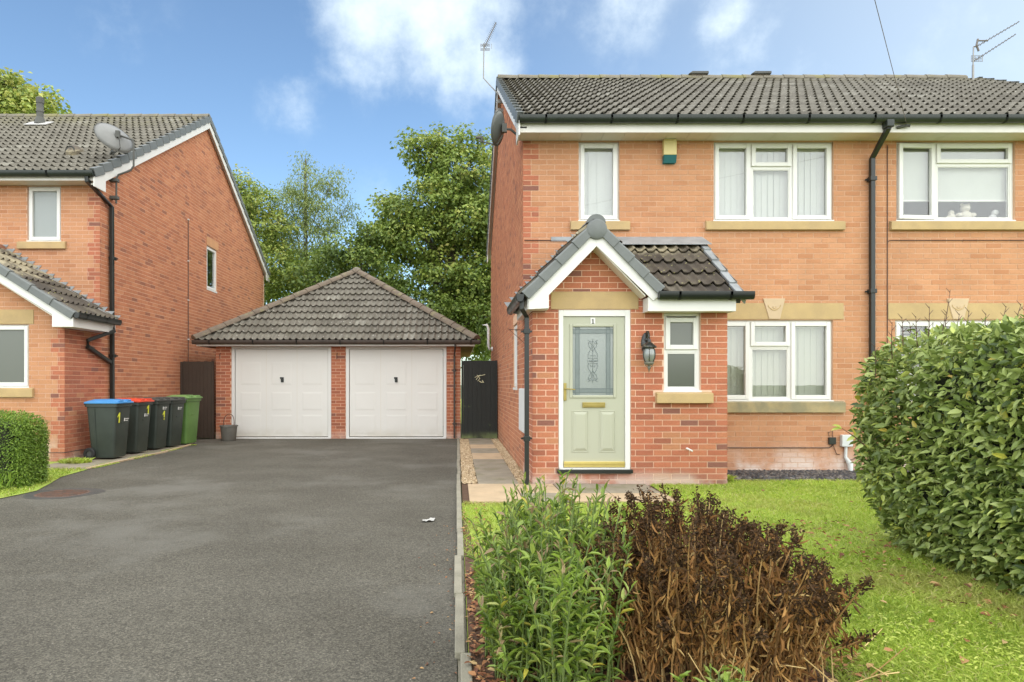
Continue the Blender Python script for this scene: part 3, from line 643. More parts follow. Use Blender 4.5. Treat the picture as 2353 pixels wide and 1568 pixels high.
for a in (.040, .088): ld.box(gx0 + a - .0035, gx0 + a + .0035, .0305, .034, gz0, gz1); ld.box(gx1 - a - .0035, gx1 - a + .0035, .0305, .034, gz0, gz1); ld.box(gx0, gx1, .0300, .0335, gz1 - a + .005 - .0035, gz1 - a + .005 + .0035); ld.box(gx0, gx1, .0300, .0335, gz0 + a - .005 - .0035, gz0 + a - .005 + .0035)
ld.build('lead_strip', m_lead2, D_)
gb = MB(TP)
for s_ in ((gx0 + .044, gx0 + .084), (gx1 - .084, gx1 - .044)): gb.box(s_[0], s_[1], .0325, .0335, gz0, gz1)
for s_ in ((gz0 + .039, gz0 + .079), (gz1 - .079, gz1 - .039)): gb.box(gx0, gx1, .0322, .0328, s_[0], s_[1])
gb.build('grey_glass_border', mat('grey_bevel_glass', (.17, .20, .195), .3, .1, 8), D_)
sw = MB(TP); cx, cz = (gx0 + gx1) / 2, (gz0 + gz1) / 2
for sx in (-1, 1):
    for sz in (-1, 1):
        sw.tube([(cx + sx * x, .032, cz + sz * z) for x, z in [(0, .02), (.03, .035), (.058, .03), (.068, .01), (.058, -.0)]], .0028, 5)
        sw.tube([(cx + sx * x, .032, cz + sz * z) for x, z in [(.05, .03), (.062, .06), (.052, .10), (.03, .14), (.012, .18), (.018, .215), (.05, .235), (.062, .22)]], .0028, 5)
        sw.tube([(cx + sx * x, .032, cz + sz * z) for x, z in [(.0, .12), (.02, .155), (.045, .18), (.052, .215), (.04, .25)]], .0026, 5)
        sw.tube([(cx + sx * x, .032, cz + sz * z) for x, z in [(.0, .245), (.02, .235), (.03, .245), (.062, .262)]], .0026, 5)
        sw.tube([(cx + sx * x, .032, cz + sz * z) for x, z in [(.0, .06), (.022, .075), (.034, .062), (.026, .05)]], .0026, 5)
sw.tube([(cx, .032, cz - .28), (cx, .032, cz + .28)], .0028, 5); sw.tube([(cx - .05, .032, cz), (cx + .05, .032, cz)], .006, 5)
sw.build('etched_scroll', m_lead2, D_)
for (a, b_, c, d) in ((1314.6, 1353.3, 1040, 943.8), (1377.6, 1415.6, 1040, 943.8)):
    A, B, C_, E_ = px_(a), px_(b_), pz_(c), pz_(d); q = MB(TP)
    bars(q, A, B, C_, E_, .014, .016, .03); i = .05
    q.add([(A + .014, .0218, C_ + .014), (B - .014, .0218, C_ + .014), (B - .014, .0218, E_ - .014), (A + .014, .0218, E_ - .014), (A + i, .008, C_ + i), (B - i, .008, C_ + i), (B - i, .008, E_ - i), (A + i, .008, E_ - i)],
          [(0, 1, 5, 4), (1, 2, 6, 5), (2, 3, 7, 6), (3, 0, 4, 7), (4, 5, 6, 7)]); q.build('door_panel', m_door, D_, bevel=.004)
q = MB(TP); q.box(px_(1338.7), px_(1391), .006, .024, pz_(937), pz_(925)); q.box(px_(1342), px_(1388), .000, .008, pz_(935), pz_(929)); q.build('letterbox', m_brass, D_, bevel=.003)
q = MB(TP); hx = px_(1298.5); q.box(hx - .019, hx + .019, .004, .024, pz_(921), pz_(880.5)); q.tube([(hx, .004, pz_(894)), (hx, -.03, pz_(894)), (hx + .03, -.045, pz_(894)), (hx + .12, -.04, pz_(895.5))], .008, 8); q.build('door_handle', m_brass, D_, bevel=.003)
q = MB(TP); q.box(dx0 + .004, dx1 - .004, -.012, .024, pz_(1068), pz_(1061)); q.box(dx0 + .004, dx1 - .004, -.004, .022, pz_(1075) + .005, pz_(1068)); q.build('weather_bar', m_gold, D_, bevel=.004)
nx, nz = px_(1363), pz_(738.5); q = MB(TP); q.box(nx - .03, nx + .03, .012, .024, nz - .045, nz + .045); np_ = q.build('number_plate', m_upvc, D_, bevel=.003)
q = MB(TP); q.box(nx - .006, nx + .006, .009, .0125, nz - .028, nz + .028); q.add([(nx - .006, .009, nz + .028), (nx - .018, .009, nz + .014), (nx - .006, .009, nz + .014)], [(0, 1, 2)]); q.box(nx - .016, nx + .016, .009, .0125, nz - .031, nz - .023)
q.build('digit', m_black, np_)
# ---- main roof
RX0, RX1 = .84, 11.0
sv = Vector((0, 1, TAN)).normalized()
def slab(parent, pts, th, m, name='roof_deck'):
    b = MB(); a = [Vector(p) for p in pts]; n = (a[1] - a[0]).cross(a[2] - a[0]).normalized(); n = n if n.z > 0 else -n; b.prism(a, n * -th); return b.build(name, m, parent)
slab(H, [(RX0 + .04, EVY + .03, EVZ), (RX1 - .04, EVY + .03, EVZ), (RX1 - .04, RIDY, RIDZ - .02), (RX0 + .04, RIDY, RIDZ - .02)], .05, m_dark)
YBE = 2 * RIDY - EVY
slab(H, [(RX0 + .04, YBE, EVZ), (RX1 - .04, YBE, EVZ), (RX1 - .04, RIDY, RIDZ - .02), (RX0 + .04, RIDY, RIDZ - .02)], .05, m_dark)
Ls = (RIDY - EVY) / sv.y
tile_roof(H, (RX0, EVY, EVZ), (1, 0, 0), sv, RX1 - RX0, Ls, m_tile, 300)
tile_roof(H, (RX1, YBE, EVZ), (-1, 0, 0), Vector((0, -1, TAN)).normalized(), RX1 - RX0, Ls, m_tile, 0, vis=False)
def ridge_run(parent, a, b, r, m, L=.42, name='ridge_tile'):
    a, b = Vector(a), Vector(b); d = (b - a).normalized(); T_ = (b - a).length; k = 0; sd = d.cross(Vector((0, 0, 1))).normalized(); up = sd.cross(d)
    while k < T_ - .05:
        e = min(k + L, T_); vs = []; rr = [r * (1.05 if q == 0 else 1.0) for q in (0, 1)]
        for j, t in enumerate((k, e)):
            for i in range(9):
                an = math.pi * (i / 8); vs.append(a + d * t + sd * (math.cos(an) * rr[j] * 1.1) + up * (math.sin(an) * rr[j] - .25 * r + random.uniform(-.0015, .0015) + (.008 if j == 0 else 0)))
        m_ = MB(); m_.add(vs, [(i, 9 + i, 10 + i, i + 1) for i in range(8)] + [tuple(range(8, -1, -1)), tuple(range(9, 18))], 0, random.random())
        m_.build(name, m, parent, smooth=True); k = e + .008
ridge_run(H, (RX0 + .02, RIDY, RIDZ + .03), (mx_end := 10.72, RIDY, RIDZ + .03), .105, m_ridgeg)
def verge(parent, X, sgn, Ye, Ze, Yr, Zr, m=m_verge, wd=.10, ht=.15, L=GA, name='verge_tile', bargeh=.17, bx=None, foot=.25, only=None):
    """stepped dry-verge caps and the white bargeboard on one slope; sgn=+1 when the outside is +X"""
    a = Vector((X, Ye, Ze)); b = Vector((X, Yr, Zr)); d = (b - a).normalized(); n = Vector((0, -d.z, d.y)); n = n if n.z > 0 else -n; T_ = (b - a).length; k = -.02
    i = 0
    while k < T_ - .03:
        e = min(k + L - .007, T_); lift = .058
        o = Vector((sgn, 0, 0)); m_ = MB(); p = []
        for t, lf in ((k, lift + .030), (e, lift - .004)):
            c = a + d * t
            p += [c + n * lf - o * (wd * .75), c + n * lf + o * .012, c + n * (lf - ht) + o * .016, c + n * (lf - ht) + o * .002, c + n * (lf - .012) - o * .0, c + n * (lf - .03) - o * (wd * .75)]
        m_.add(p, [(j, (j + 1) % 6, 6 + (j + 1) % 6, 6 + j) for j in range(6)] + [tuple(range(5, -1, -1)), tuple(range(6, 12))]); m_.build(name, m, parent, bevel=.006); k += L; i += 1
    bx = bx if bx is not None else X - sgn * .01
    q = MB(); c0 = a - d * .0; h = [c0 + n * -.03, b + n * -.03, b + n * (-.03 - bargeh) , c0 + n * (-.03 - bargeh)]
    h = [Vector((bx, v.y, v.z)) for v in h]
    top_r = Vector((bx, Yr, Zr - .035)); bot_r = Vector((bx, Yr, Zr - .035 - bargeh / abs(d.y)))
    sy = 1 if Yr > Ye else -1
    pts = [Vector((bx, Ye, Ze - .03)), top_r, bot_r]
    # foot of the board: a level box end that closes the eave
    fy = Ye + sy * foot; zb = Ze - .03 - .20
    zf = Ze - .03 + (fy - Ye) * sy * abs(d.z / d.y) - bargeh / abs(d.y)
    pts += [Vector((bx, fy, zf)), Vector((bx, fy, min(zb, zf))), Vector((bx, Ye, zb))]
    q.prism(pts, (-sgn * .02, 0, 0)); return q.build('bargeboard', m_barge, parent)
verge(H, RX0, -1, EVY, EVZ, RIDY, RIDZ, foot=YM - EVY + .02); verge(H, RX0, -1, YBE, EVZ, RIDY, RIDZ, foot=.3)
verge(H, RX1, 1, EVY, EVZ, RIDY, RIDZ, foot=.3); verge(H, RX1, 1, YBE, EVZ, RIDY, RIDZ, foot=.3)
sm = MB()
for sy_ in (1, -1):
    yA = EVY if sy_ > 0 else YBE
    sm.prism([(RX0 + .012, yA + sy_ * .05, EVZ - .10), (RX0 + .012, RIDY, RIDZ - .10), (RX0 + .012, RIDY, RIDZ - .12), (RX0 + .012, yA + sy_ * .05, EVZ - .12)], (XS - RX0, 0, 0))
sm.build('verge_soffit', m_soff, H)
fz0 = WZ(304.5, 9.20)
b = MB(); b.box(RX0 + .012, RX1 - .012, 9.20, 9.222, fz0, EVZ - .02); b.build('fascia', m_fasc, H)
sg = 0
x = RX0 + .012
while x < RX1 - .02:
    e = min(x + .30, RX1 - .02); q = MB(); q.box(x + .002, e - .002, 9.224, YM - .008, fz0 + .006, fz0 + .016); q.build('soffit_board', m_soff, H); x = e
gutter(H, (RX0 + .02, 9.135, EVZ + .005), (RX1, 9.135, EVZ + .005), m_blackg, r=.058)
xd = mx(1997)
downpipe(H, [(WX(2040, 9.15), 9.14, 4.90), (WX(2040, 9.15), 9.14, 4.80), (xd, 9.47, 4.49), (xd, 9.47, .02)], clips=[(xd, 9.47, 4.2), (xd, 9.47, 2.6), (xd, 9.47, 1.1)], r=.034)
MB().box(WX(2040, 9.15) - .05, WX(2040, 9.15) + .05, 9.08, 9.2, 4.80, 4.90).build('gutter_outlet', m_blackg, H, bevel=.01)
# chimney-like ridge vents
for p in (1602, 1745):
    xc = WX(p, RIDY); b = MB(); b.box(xc - .15, xc + .15, RIDY - .09, RIDY + .09, RIDZ + .0, RIDZ + .10); b.build('ridge_vent', m_ridge, H, bevel=.01)
    b = MB(); b.xz([(xc - .22, RIDZ + .095), (xc + .2, RIDZ + .095), (xc + .2, RIDZ + .15), (xc - .14, RIDZ + .15)], RIDY - .13, RIDY + .13); b.build('vent_cap', m_flue, H, bevel=.01)
# ---- porch roof: front gable crossing a lean-to
PYE = 8.09; gl = Vector((1, 0, GT)).normalized(); ga_ = math.atan(GT)
GXL = .80; GZL = GZ - (GX - GXL) * GT; gr = 2.47; GZR = GZ - (gr - GX) * GT
tile_roof(H, (GXL, YM - .01, GZL), (0, -1, 0), gl, YM - .01 - PYE, (GX - GXL) / gl.x, m_tile2, 40)
LTN = (3.36 - 2.36) / (YM - PYE); LZ0 = 2.30
tile_roof(H, (GX, PYE + .0, GZ), (0, 1, 0), (0, 0, 1), .01, .01, m_tile2, 0)
# right slope of the gable, cut off at the valley
def clipR(s):
    z = GZR + s * gl.z; y = PYE + (z - LZ0) / LTN
    return (0, max(.02, min(YM - PYE, y - PYE)))
tile_roof(H, (gr, PYE, GZR), (0, 1, 0), Vector((-1, 0, GT)).normalized(), YM - .01 - PYE, (gr - GX) / gl.x, m_tile2, 40, clip=clipR)
ls = Vector((0, 1, LTN)).normalized(); LX1 = 3.50
def clipL(s):
    z = LZ0 + s * ls.z; return (max(0, GX + (GZ - z) / GT - 1.9 - .05), 9)
tile_roof(H, (1.9, PYE - .01, LZ0), (1, 0, 0), ls, LX1 - 1.9, (YM - PYE) / ls.y - .04, m_tile2, 60, clip=clipL)
slab(H, [(2.5, PYE + .03, LZ0 - .0), (LX1 - .03, PYE + .03, LZ0 - .0), (LX1 - .03, YM, 3.28), (GX, YM, 3.28)], .04, m_dark, 'porch_roof_deck')
slab(H, [(GXL + .03, PYE + .02, GZL), (GXL + .03, YM, GZL), (GX, YM, GZ - .02), (GX, PYE + .02, GZ - .02)], .04, m_dark, 'porch_roof_deck')
ridge_run(H, (GX, PYE + .0, GZ + .0), (GX, YM, GZ + .0), .10, m_verge)
b = MB(); b.lathe([(.001, -.022), (.10, -.022), (.122, -.010), (.126, .03), (.001, .03)], (GX, PYE - .03, 3.155), 28, (0, 1, 0))
b.build('ridge_end_cap', m_verge, H, smooth=True)
def vcap(parent, p0, p1, yf, n_, dep=.11, face=.085):
    """overlapping verge caps that run up a front gable in the x-z plane"""
    p0, p1 = Vector((p0[0], 0, p0[1])), Vector((p1[0], 0, p1[1])); d = (p1 - p0).normalized(); up = Vector((-d.z, 0, d.x)); up = up if up.z > 0 else -up; T_ = (p1 - p0).length; L = T_ / n_
    for i in range(n_):
        a, e = i * L - .01, (i + 1) * L + .015; vs = []
        for t, g in ((a, .014), (e, 0)):
            c = p0 + d * t; Y = Vector((0, 1, 0))
            vs += [c + up * g + Y * (yf + dep), c + up * (g) + Y * (yf + .02 - g), c + up * (g - .02) + Y * (yf - g), c + up * (-face) + Y * (yf - g), c + up * (-face) + Y * (yf + .01), c + up * (-.02) + Y * (yf + dep)]
        b = MB(); b.add(vs, [(j, (j + 1) % 6, 6 + (j + 1) % 6, 6 + j) for j in range(6)] + [tuple(range(5, -1, -1)), tuple(range(6, 12))]); b.build('verge_cap', m_verge, parent, bevel=.008)
qx = lambda p: WX(p, PYE); qz = lambda p: WZ(p, PYE)
vcap(H, (qx(1201), qz(672)), (qx(1353), qz(519)), PYE - .035, 4, face=.115); vcap(H, (qx(1524), qz(660)), (qx(1387), qz(519)), PYE - .035, 4, face=.115)
b = MB(); yb = PYE - .01
b.xz([(.879, 2.186), (1.117, 2.201), (1.117, 2.360), (1.698, 2.955), (1.698, 3.16), (1.60, 3.10), (.87, 2.34)], yb, yb + .022)
b.xz([(1.699, 2.955), (2.388, 2.292), (2.475, 2.36), (2.475, 2.41), (1.80, 3.10), (1.699, 3.16)], yb, yb + .022); b.build('porch_bargeboard', m_barge, H)
b = MB(); b.box(.86, .884, yb + .022, YM - .008, 2.19, 2.40); b.box(.884, 1.117, yb + .022, YP - .008, 2.19, 2.204); b.box(1.10, 1.117, yb + .022, YP - .008, 2.204, 2.36)
b.box(.884, PX0 - .008, YP, YM - .008, 2.19, 2.204); b.build('porch_eave_box', m_barge, H)
for sx in (-1, 1):   # soffit under the porch gable
    b = MB(); b.prism([(GX, yb + .022, 2.97), (GX, yb + .022, 2.95), (GX + sx * .6, yb + .022, 2.95 - .61), (GX + sx * .6, yb + .022, 2.97 - .61)], (0, YP - yb - .03, 0)); b.build('porch_soffit', m_soff, H)
fx0, fx1 = WX(1490, PYE), WX(1692, PYE)
b = MB(); b.box(fx0, fx1, PYE + .01, PYE + .03, WZ(715, PYE), 2.335); b.box(fx0, fx0 + .02, PYE + .03, YP - .008, WZ(715, PYE), 2.335); b.box(fx1 - .02, fx1, PYE + .03, YM - .01, WZ(715, PYE), 2.335)
b.box(fx0 + .02, fx1 - .02, PYE + .03, YP - .008, WZ(715, PYE) + .004, WZ(715, PYE) + .016); b.yz([(PYE + .03, 2.335), (YM - .01, 2.335), (YM - .01, 3.3)], fx1 - .02, fx1); b.build('porch_fascia', m_barge, H)
gutter(H, (2.44, PYE - .05, 2.375), (WX(1727, PYE), PYE - .05, 2.375), m_black, r=.05, brk=.62)
gutter(H, (.765, PYE - .05, 2.345), (.765, YM - .02, 2.345), m_black, r=.05, fascia_side=(1, 0, 0), brk=.6)
xq = .845
downpipe(H, [(.79, PYE + .02, 2.30), (.79, PYE + .02, 2.20), (xq + .02, 8.235, 2.10), (xq + .02, 8.235, .02)], clips=[(xq + .02, 8.235, 1.93), (xq + .02, 8.235, .6)], r=.030)
# lean-to verge strip (grey, stepped) and lead flashing
for i in range(5):
    s0 = i * GA; s1 = min(s0 + GA + .03, (YM - PYE) / ls.y - .02)
    if s1 - s0 < .08: break
    c = Vector((LX1 - .035, PYE - .01, LZ0)); nn = Vector((0, -ls.z, ls.y)); b = MB()
    v = []
    for t, lf in ((s0, .075), (s1, .05)):
        p = c + ls * t
        v += [p + nn * lf + Vector((-.05, 0, 0)), p + nn * lf + Vector((.05, 0, 0)), p + nn * (lf - .13) + Vector((.055, 0, 0)), p + nn * (lf - .13) + Vector((.04, 0, 0)), p + nn * (lf - .03) + Vector((-.05, 0, 0))]
    b.add(v, [(j, (j + 1) % 5, 5 + (j + 1) % 5, 5 + j) for j in range(5)] + [(4, 3, 2, 1, 0), (5, 6, 7, 8, 9)]); b.build('verge_strip', m_lead, H, bevel=.004)
fzt = WZ(545, YM)
b = MB(); b.box(1.35, mx(1612), YM - .016, YM - .008, 3.325, fzt); b.prism([(1.75, YM - .018, 3.385), (mx(1613), YM - .018, 3.385), (mx(1618), YM - .30, 3.225), (1.9, YM - .30, 3.225)], (0, 0, -.006)); b.build('lead_flashing', m_lead, H)
st = MB(); k = 0; z = GZL + .03
while z < 3.36:
    xs_ = GX - (GZ - z) / GT; st.add([(xs_ - .155, YM - .013, z + .075), (xs_ + .01, YM - .013, z + .075), (xs_ + .10, YM - .013, z - .06), (xs_ - .10, YM - .013, z - .0), (xs_ - .155, YM - .019, z + .075)], [(0, 3, 2, 1)])
    st.add([(xs_ - .09, YM - .0125, z), (xs_ + .15, YM - .0125, z + .0), (xs_ + .1, YM - .0125, z - .1), (xs_ - .09, YM - .0125, z - .08)], [(0, 3, 2, 1)]); z += .075
stp = st.build('stepped_flashing', m_lead, H); sd_ = stp.modifiers.new('s', 'SOLIDIFY'); sd_.thickness = .004
# cables on the front wall
b = MB(); cy = YM - .012; xc = mx(2038)
b.tube([(xc, cy, 4.7), (xc, cy, .3)], .006, 6); b.tube([(xc + .04, cy, mz(553)), (mx(2420), cy, mz(553))], .006, 6); b.tube([(xc, cy, mz(560)), (xc + .012, cy, mz(555)), (xc + .04, cy, mz(553))], .006, 6)
b.tube([(mx(1205), cy, mz(553)), (mx(1300), cy, mz(553))], .006, 6)
b.tube([(PX1 + .02, cy, mz(1029)), (mx(1905), cy, mz(1029)), (mx(1911), cy, mz(1024)), (mx(1911), cy, mz(1018))], .007, 6)
b.tube([(mx(1904), cy, mz(1003)), (mx(1902), cy, mz(994)), (mx(1911), cy - .01, mz(990)), (mx(1912), cy - .01, mz(1022)), (mx(1920), cy - .01, mz(1043)), (mx(1929), cy, mz(1045))], .005, 6)
b.tube([(mx(1940), cy, mz(1062)), (mx(1962), cy - .02, mz(1053)), (mx(1985), cy, mz(1052))], .005, 6)
b.build('wall_cable', m_cable, H, smooth=True)
b = MB(); b.box(mx(1902), mx(1918), YM - .04, YM - .006, mz(1021), mz(1005)); b.build('socket_box', m_black, H, bevel=.004)
b = MB(); b.box(mx(1929), mx(1954), YM - .07, YM - .006, mz(1026), mz(999)); mb_ = b.build('junction_box', m_grey, H, bevel=.008)
b = MB(); b.tube([(mx(1941), YM - .03, mz(1026)), (mx(1940), YM - .03, mz(1050)), (mx(1948), YM - .06, mz(1066)), (mx(1947), YM - .08, mz(1084))], [.022, .022, .04, .03], 10); b.build('cable_duct', m_grey, mb_, smooth=True)
b = MB(); b.tube([(px_(1577), YP + .01, pz_(1030)), (px_(1585), YP - .09, pz_(1035))], .012, 10); b.build('overflow_spout', m_upvc, H, smooth=True)
b = MB(); b.box(.905, .947, 8.85, 9.75, WZ(994, 9.3), WZ(893, 9.3)); mbx = tag(b.build('meter_box', m_grey, None, bevel=.03, seg=3), 'white utility meter box on the side wall behind the black porch downpipe', 'meter box')
b = MB(); b.tube([(XS, 17.4, 2.2), (XS - .1, 17.4, 2.2), (XS - .13, 17.4, 2.28), (XS - .13, 17.4, 2.75), (XS - .17, 17.4, 2.83), (XS - .30, 17.4, 2.83)], .036, 10); b.lathe([(.06, 0), (.05, .03)], (XS - .02, 17.4, 2.2), 12, (-1, 0, 0))
b.build('waste_pipe', m_upvc, H, smooth=True)
# bracket for a hanging basket on the side wall
b = MB(); hz_ = WZ(758, 8.9); b.tube([(XS, 8.95, hz_), (XS - .25, 8.95, hz_ + .005)], .005, 6); b.tube([(XS, 8.95, hz_ - .22), (XS - .24, 8.95, hz_)], .004, 6); b.tube([(XS - .008, 8.95, hz_ - .25), (XS - .008, 8.95, hz_ + .03)], .007, 6)
b.tube([(XS - .25, 8.95, hz_), (XS - .27, 8.95, hz_ + .02), (XS - .25, 8.95, hz_ + .03)], .004, 6)
tag(b.build('basket_bracket', m_cable, None), 'thin rusty hanging basket bracket on the side wall left of the porch', 'bracket')
# ================================================================== left house
LH = thing('detached_house', 'two-storey house on the left with red brick gable wall and buff brick front', 'house', (-10, 16, 0))
YL, YU, XL, XLW, YLB = 11.98, 10.9, -6.44, -15.5, 22.1
lx = lambda p: WX(p, YL); lz = lambda p: WZ(p, YL); ux = lambda p: WX(p, YU); uz = lambda p: WZ(p, YU)
lw = (lx(62.5), lx(140), lz(555), lz(428)); uw = (ux(-40), ux(66), uz(891), uz(746)); sw_ = (17.1, 17.82, 3.74, 4.86)
LR_Y, LR_Z, LE_Y, LE_Z = 17.05, 8.10, 11.62, 4.97; LT_ = (LR_Z - LE_Z) / (LR_Y - LE_Y)
b = MB(front(YL)); wall_sheet(b, XLW, XL, -.1, 4.9, [lw]); b.T = front(YU); UXW = -9.95; wall_sheet(b, UXW, XL, -.1, 2.45, [uw], .1)
AX, AZ, AT = -8.2, 3.70, .63
b.T = None; b.xz([(AX - (3.56 - 2.45) / AT, 2.45), (AX + (3.56 - 2.45) / AT, 2.45), (AX, 3.56)], YU, YU + .1)
b.T = faceR(XL); wall_sheet(b, YU, YL, -.1, 2.40, [], .1); wall_sheet(b, YL, YLB, -.1, 4.9, [sw_])
b.T = None; b.prism([(XL, YL, 4.9), (XL, YLB, 4.9), (XL, LR_Y, LR_Z - .12)], (-.12, 0, 0)); b.box(XLW, XL, YLB, YLB + .1, -.1, 4.9); b.box(XLW - .1, XLW, YL, YLB, -.1, 4.9)
b.prism([(XLW, YL, 4.9), (XLW, YLB, 4.9), (XLW, LR_Y, LR_Z - .12)], (-.1, 0, 0)); b.box(UXW - .1, UXW, YU, YL, -.1, 2.4)
b.build('wall', m_morts, LH)
b = MB(); b.box(XLW, XL - .13, YL + .13, YLB, 2.4, 2.6); b.box(XLW, XL - .13, YL + 2.5, YL + 2.6, .1, 4.8); b.box(UXW, XL - .13, YU + 1.0, YU + 1.07, .1, 2.35); b.box(XL - 2.2, XL - 2.1, YL + 2.7, YLB, 2.6, 4.8); b.box(XLW, XL - .13, YL + .13, YLB, 4.78, 4.86); b.build('room_partition', m_room, LH)
BL = Bricks()
def pick_q(x1):
    def f(q, k):
        bd = x1 - (.225 if (k // 3) % 2 == 0 else .1125)
        if q[0] >= bd - .01: return [(q, 1)]
        if q[1] <= bd + .01: return [(q, 0)]
        return [((q[0], bd - .005, q[2], q[3]), 0), ((bd + .005, q[1], q[2], q[3]), 1)]
    return f
LS = [(lx(43), lx(153), lz(573), lz(555)), (ux(-60), ux(79), uz(913), uz(891)), ]
LLN = (ux(-60), ux(78), uz(745), uz(712))
BL.wall(front(YU), UXW, XL + .006, 0, 3.5, cut([uw, LS[1], LLN]), pick_q(XL), 0, ulim=lambda z: (UXW, XL + .006) if z < 2.4 else (AX - (3.62 - z) / AT, AX + (3.62 - z) / AT))
BL.wall(front(YL), XLW, XL + .006, 0, 4.86, cut([lw, LS[0]]), pick_q(XL), 1)
BL.wall(faceR(XL), YU + .004, YLB, 0, 7.9, cut([sw_]), lambda q, k: [(q, 2 if q[0] > YL + 0 else 1)], 1,
        ulim=lambda z: (YU + .004, YLB) if z < 2.36 else ((YL + .004, YLB) if z < 4.9 else (LR_Y - (LR_Z - .1 - z) / LT_, LR_Y + (LR_Z - .1 - z) / LT_)))
BL.build(LH, [m_buff, m_red, m_side], 300, vis=lambda a: not (a[0] < 95 and a[1] > 945) and not (205 < a[0] < 445 and 925 < a[1]))
window(LH, front(YL), *lw, [(*lw, True)], blinds=None, pane=m_obs); window(LH, front(YU), *uw, [(*uw, True)], pane=m_obsd)
window(LH, faceR(XL), *sw_, [(*sw_, True)], blinds=None)
b = MB(faceR(XL)); b.box(sw_[0] - .02, sw_[1] + .1, -.010, .04, sw_[3] + .01, sw_[3] + .22); b.build('brick_lintel', mat('side_lintel', (.52, .27, .13), .9, .08, 5, .3, 90), LH)
stone_sill(LH, front(YL), *LS[0]); stone_sill(LH, front(YU), *LS[1]); b = MB(front(YU)); b.box(LLN[0], LLN[1], -.012, .05, LLN[2], LLN[3]); b.build('window_lintel', m_stone, LH, bevel=.004)
b = MB(); b.box(UXW, XL + .009, YU - .009, YU, .15, .158); b.box(XL, XL + .009, YU, YLB, .15, .158); b.build('damp_course', m_dark, LH)
LX1_ = XL + .11; LXW = XLW - .1
for (ya, sy_) in ((LE_Y, 1), (2 * LR_Y - LE_Y, -1)):
    slab(LH, [(LXW, ya + sy_ * .03, LE_Z), (LX1_ - .04, ya + sy_ * .03, LE_Z), (LX1_ - .04, LR_Y, LR_Z - .02), (LXW, LR_Y, LR_Z - .02)], .05, m_dark)
lsv = Vector((0, 1, LT_)).normalized(); LLs = (LR_Y - LE_Y) / lsv.y
m_tilel = m_tile
tile_roof(LH, (LXW, LE_Y, LE_Z), (1, 0, 0), lsv, LX1_ - LXW, LLs, m_tilel, 300)
tile_roof(LH, (LX1_, 2 * LR_Y - LE_Y, LE_Z), (-1, 0, 0), Vector((0, -1, LT_)).normalized(), LX1_ - LXW, LLs, m_tilel, 0, vis=False)
ridge_run(LH, (LX1_ - .02, LR_Y, LR_Z + .02), (LXW, LR_Y, LR_Z + .02), .105, m_ridgeg)
verge(LH, LX1_, 1, LE_Y, LE_Z, LR_Y, LR_Z, foot=YL - LE_Y + .02, bargeh=.19); verge(LH, LX1_, 1, 2 * LR_Y - LE_Y, LE_Z, LR_Y, LR_Z, foot=.36, bargeh=.19)
sm = MB()
for (ya, sy_) in ((LE_Y, 1), (2 * LR_Y - LE_Y, -1)):
    sm.prism([(LX1_ - .03, ya + sy_ * .05, LE_Z - .17), (LX1_ - .03, LR_Y, LR_Z - .17), (LX1_ - .03, LR_Y, LR_Z - .19), (LX1_ - .03, ya + sy_ * .05, LE_Z - .19)], (-(LX1_ - .03 - XL - .008), 0, 0))
sm.build('verge_soffit', m_soff, LH)
b = MB(); lf0 = WZ(415, 11.66); b.box(LXW, LX1_ - .03, 11.66, 11.68, lf0, LE_Z - .02); b.build('fascia', m_fasc, LH)
b = MB(); b.box(LXW, LX1_ - .032, 11.682, YL - .008, lf0 + .006, lf0 + .016); b.build('soffit_board', m_soff, LH)
gutter(LH, (LXW, 11.60, LE_Z + .01), (LX1_ - .01, 11.60, LE_Z + .01), m_blackg, r=.055)
downpipe(LH, [(-6.47, 11.62, 4.92), (-6.47, 11.62, 4.84), (-6.375, 12.27, 4.55), (-6.375, 12.30, .02)], r=.036, clips=[(-6.375, 12.3, 3.6), (-6.375, 12.3, 1.8)])
# bumpout roof
UYE = 10.66; ur = -6.13; UZR = AZ - (ur - AX) * AT; usl = Vector((-1, 0, AT)).normalized()
tile_roof(LH, (ur, UYE, UZR), (0, 1, 0), usl, YL - .01 - UYE, (ur - AX) / abs(usl.x), m_tile2, 60)
tile_roof(LH, (2 * AX - ur, YL - .01, UZR), (0, -1, 0), Vector((1, 0, AT)).normalized(), YL - .01 - UYE, (ur - AX) / abs(usl.x), m_tile2, 0, vis=False)
slab(LH, [(ur - .03, UYE + .02, UZR), (ur - .03, YL, UZR), (AX, YL, AZ - .02), (AX, UYE + .02, AZ - .02)], .04, m_dark); slab(LH, [(2 * AX - ur, UYE + .02, UZR), (2 * AX - ur, YL, UZR), (AX, YL, AZ - .02), (AX, UYE + .02, AZ - .02)], .04, m_dark)
ridge_run(LH, (AX, UYE, AZ + .01), (AX, YL, AZ + .01), .10, mat('terracotta_ridge', (.26, .12, .07), .85, .2, 6))
vcap(LH, (ur + .01, UZR + .03), (AX, AZ + .05), UYE - .035, 6, face=.12); vcap(LH, (2 * AX - ur, UZR + .03), (AX, AZ + .05), UYE - .035, 6, face=.12)
b = MB(); yb = UYE - .01
for sg_ in (1, -1):
    X = lambda d_: AX + sg_ * d_
    hw = ur - AX; pts = [(X(0), AZ - .06), (X(hw - .02), UZR - .05), (X(hw - .02), UZR - .20), (X(hw - .36), UZR - .20), (X(hw - .36), UZR - .0), (X(0), AZ - .245)]
    b.xz(pts, yb, yb + .022)
b.build('bargeboard', m_barge, LH)
b = MB(); b.box(ur - .045, ur - .02, yb + .022, YL - .008, UZR - .20, UZR - .03); b.box(XL + .008, ur - .045, yb + .022, YL - .008, UZR - .20, UZR - .188); b.box(ur - .36, XL + .008, yb + .022, YU - .008, UZR - .20, UZR - .188); b.build('eave_box', m_barge, LH)
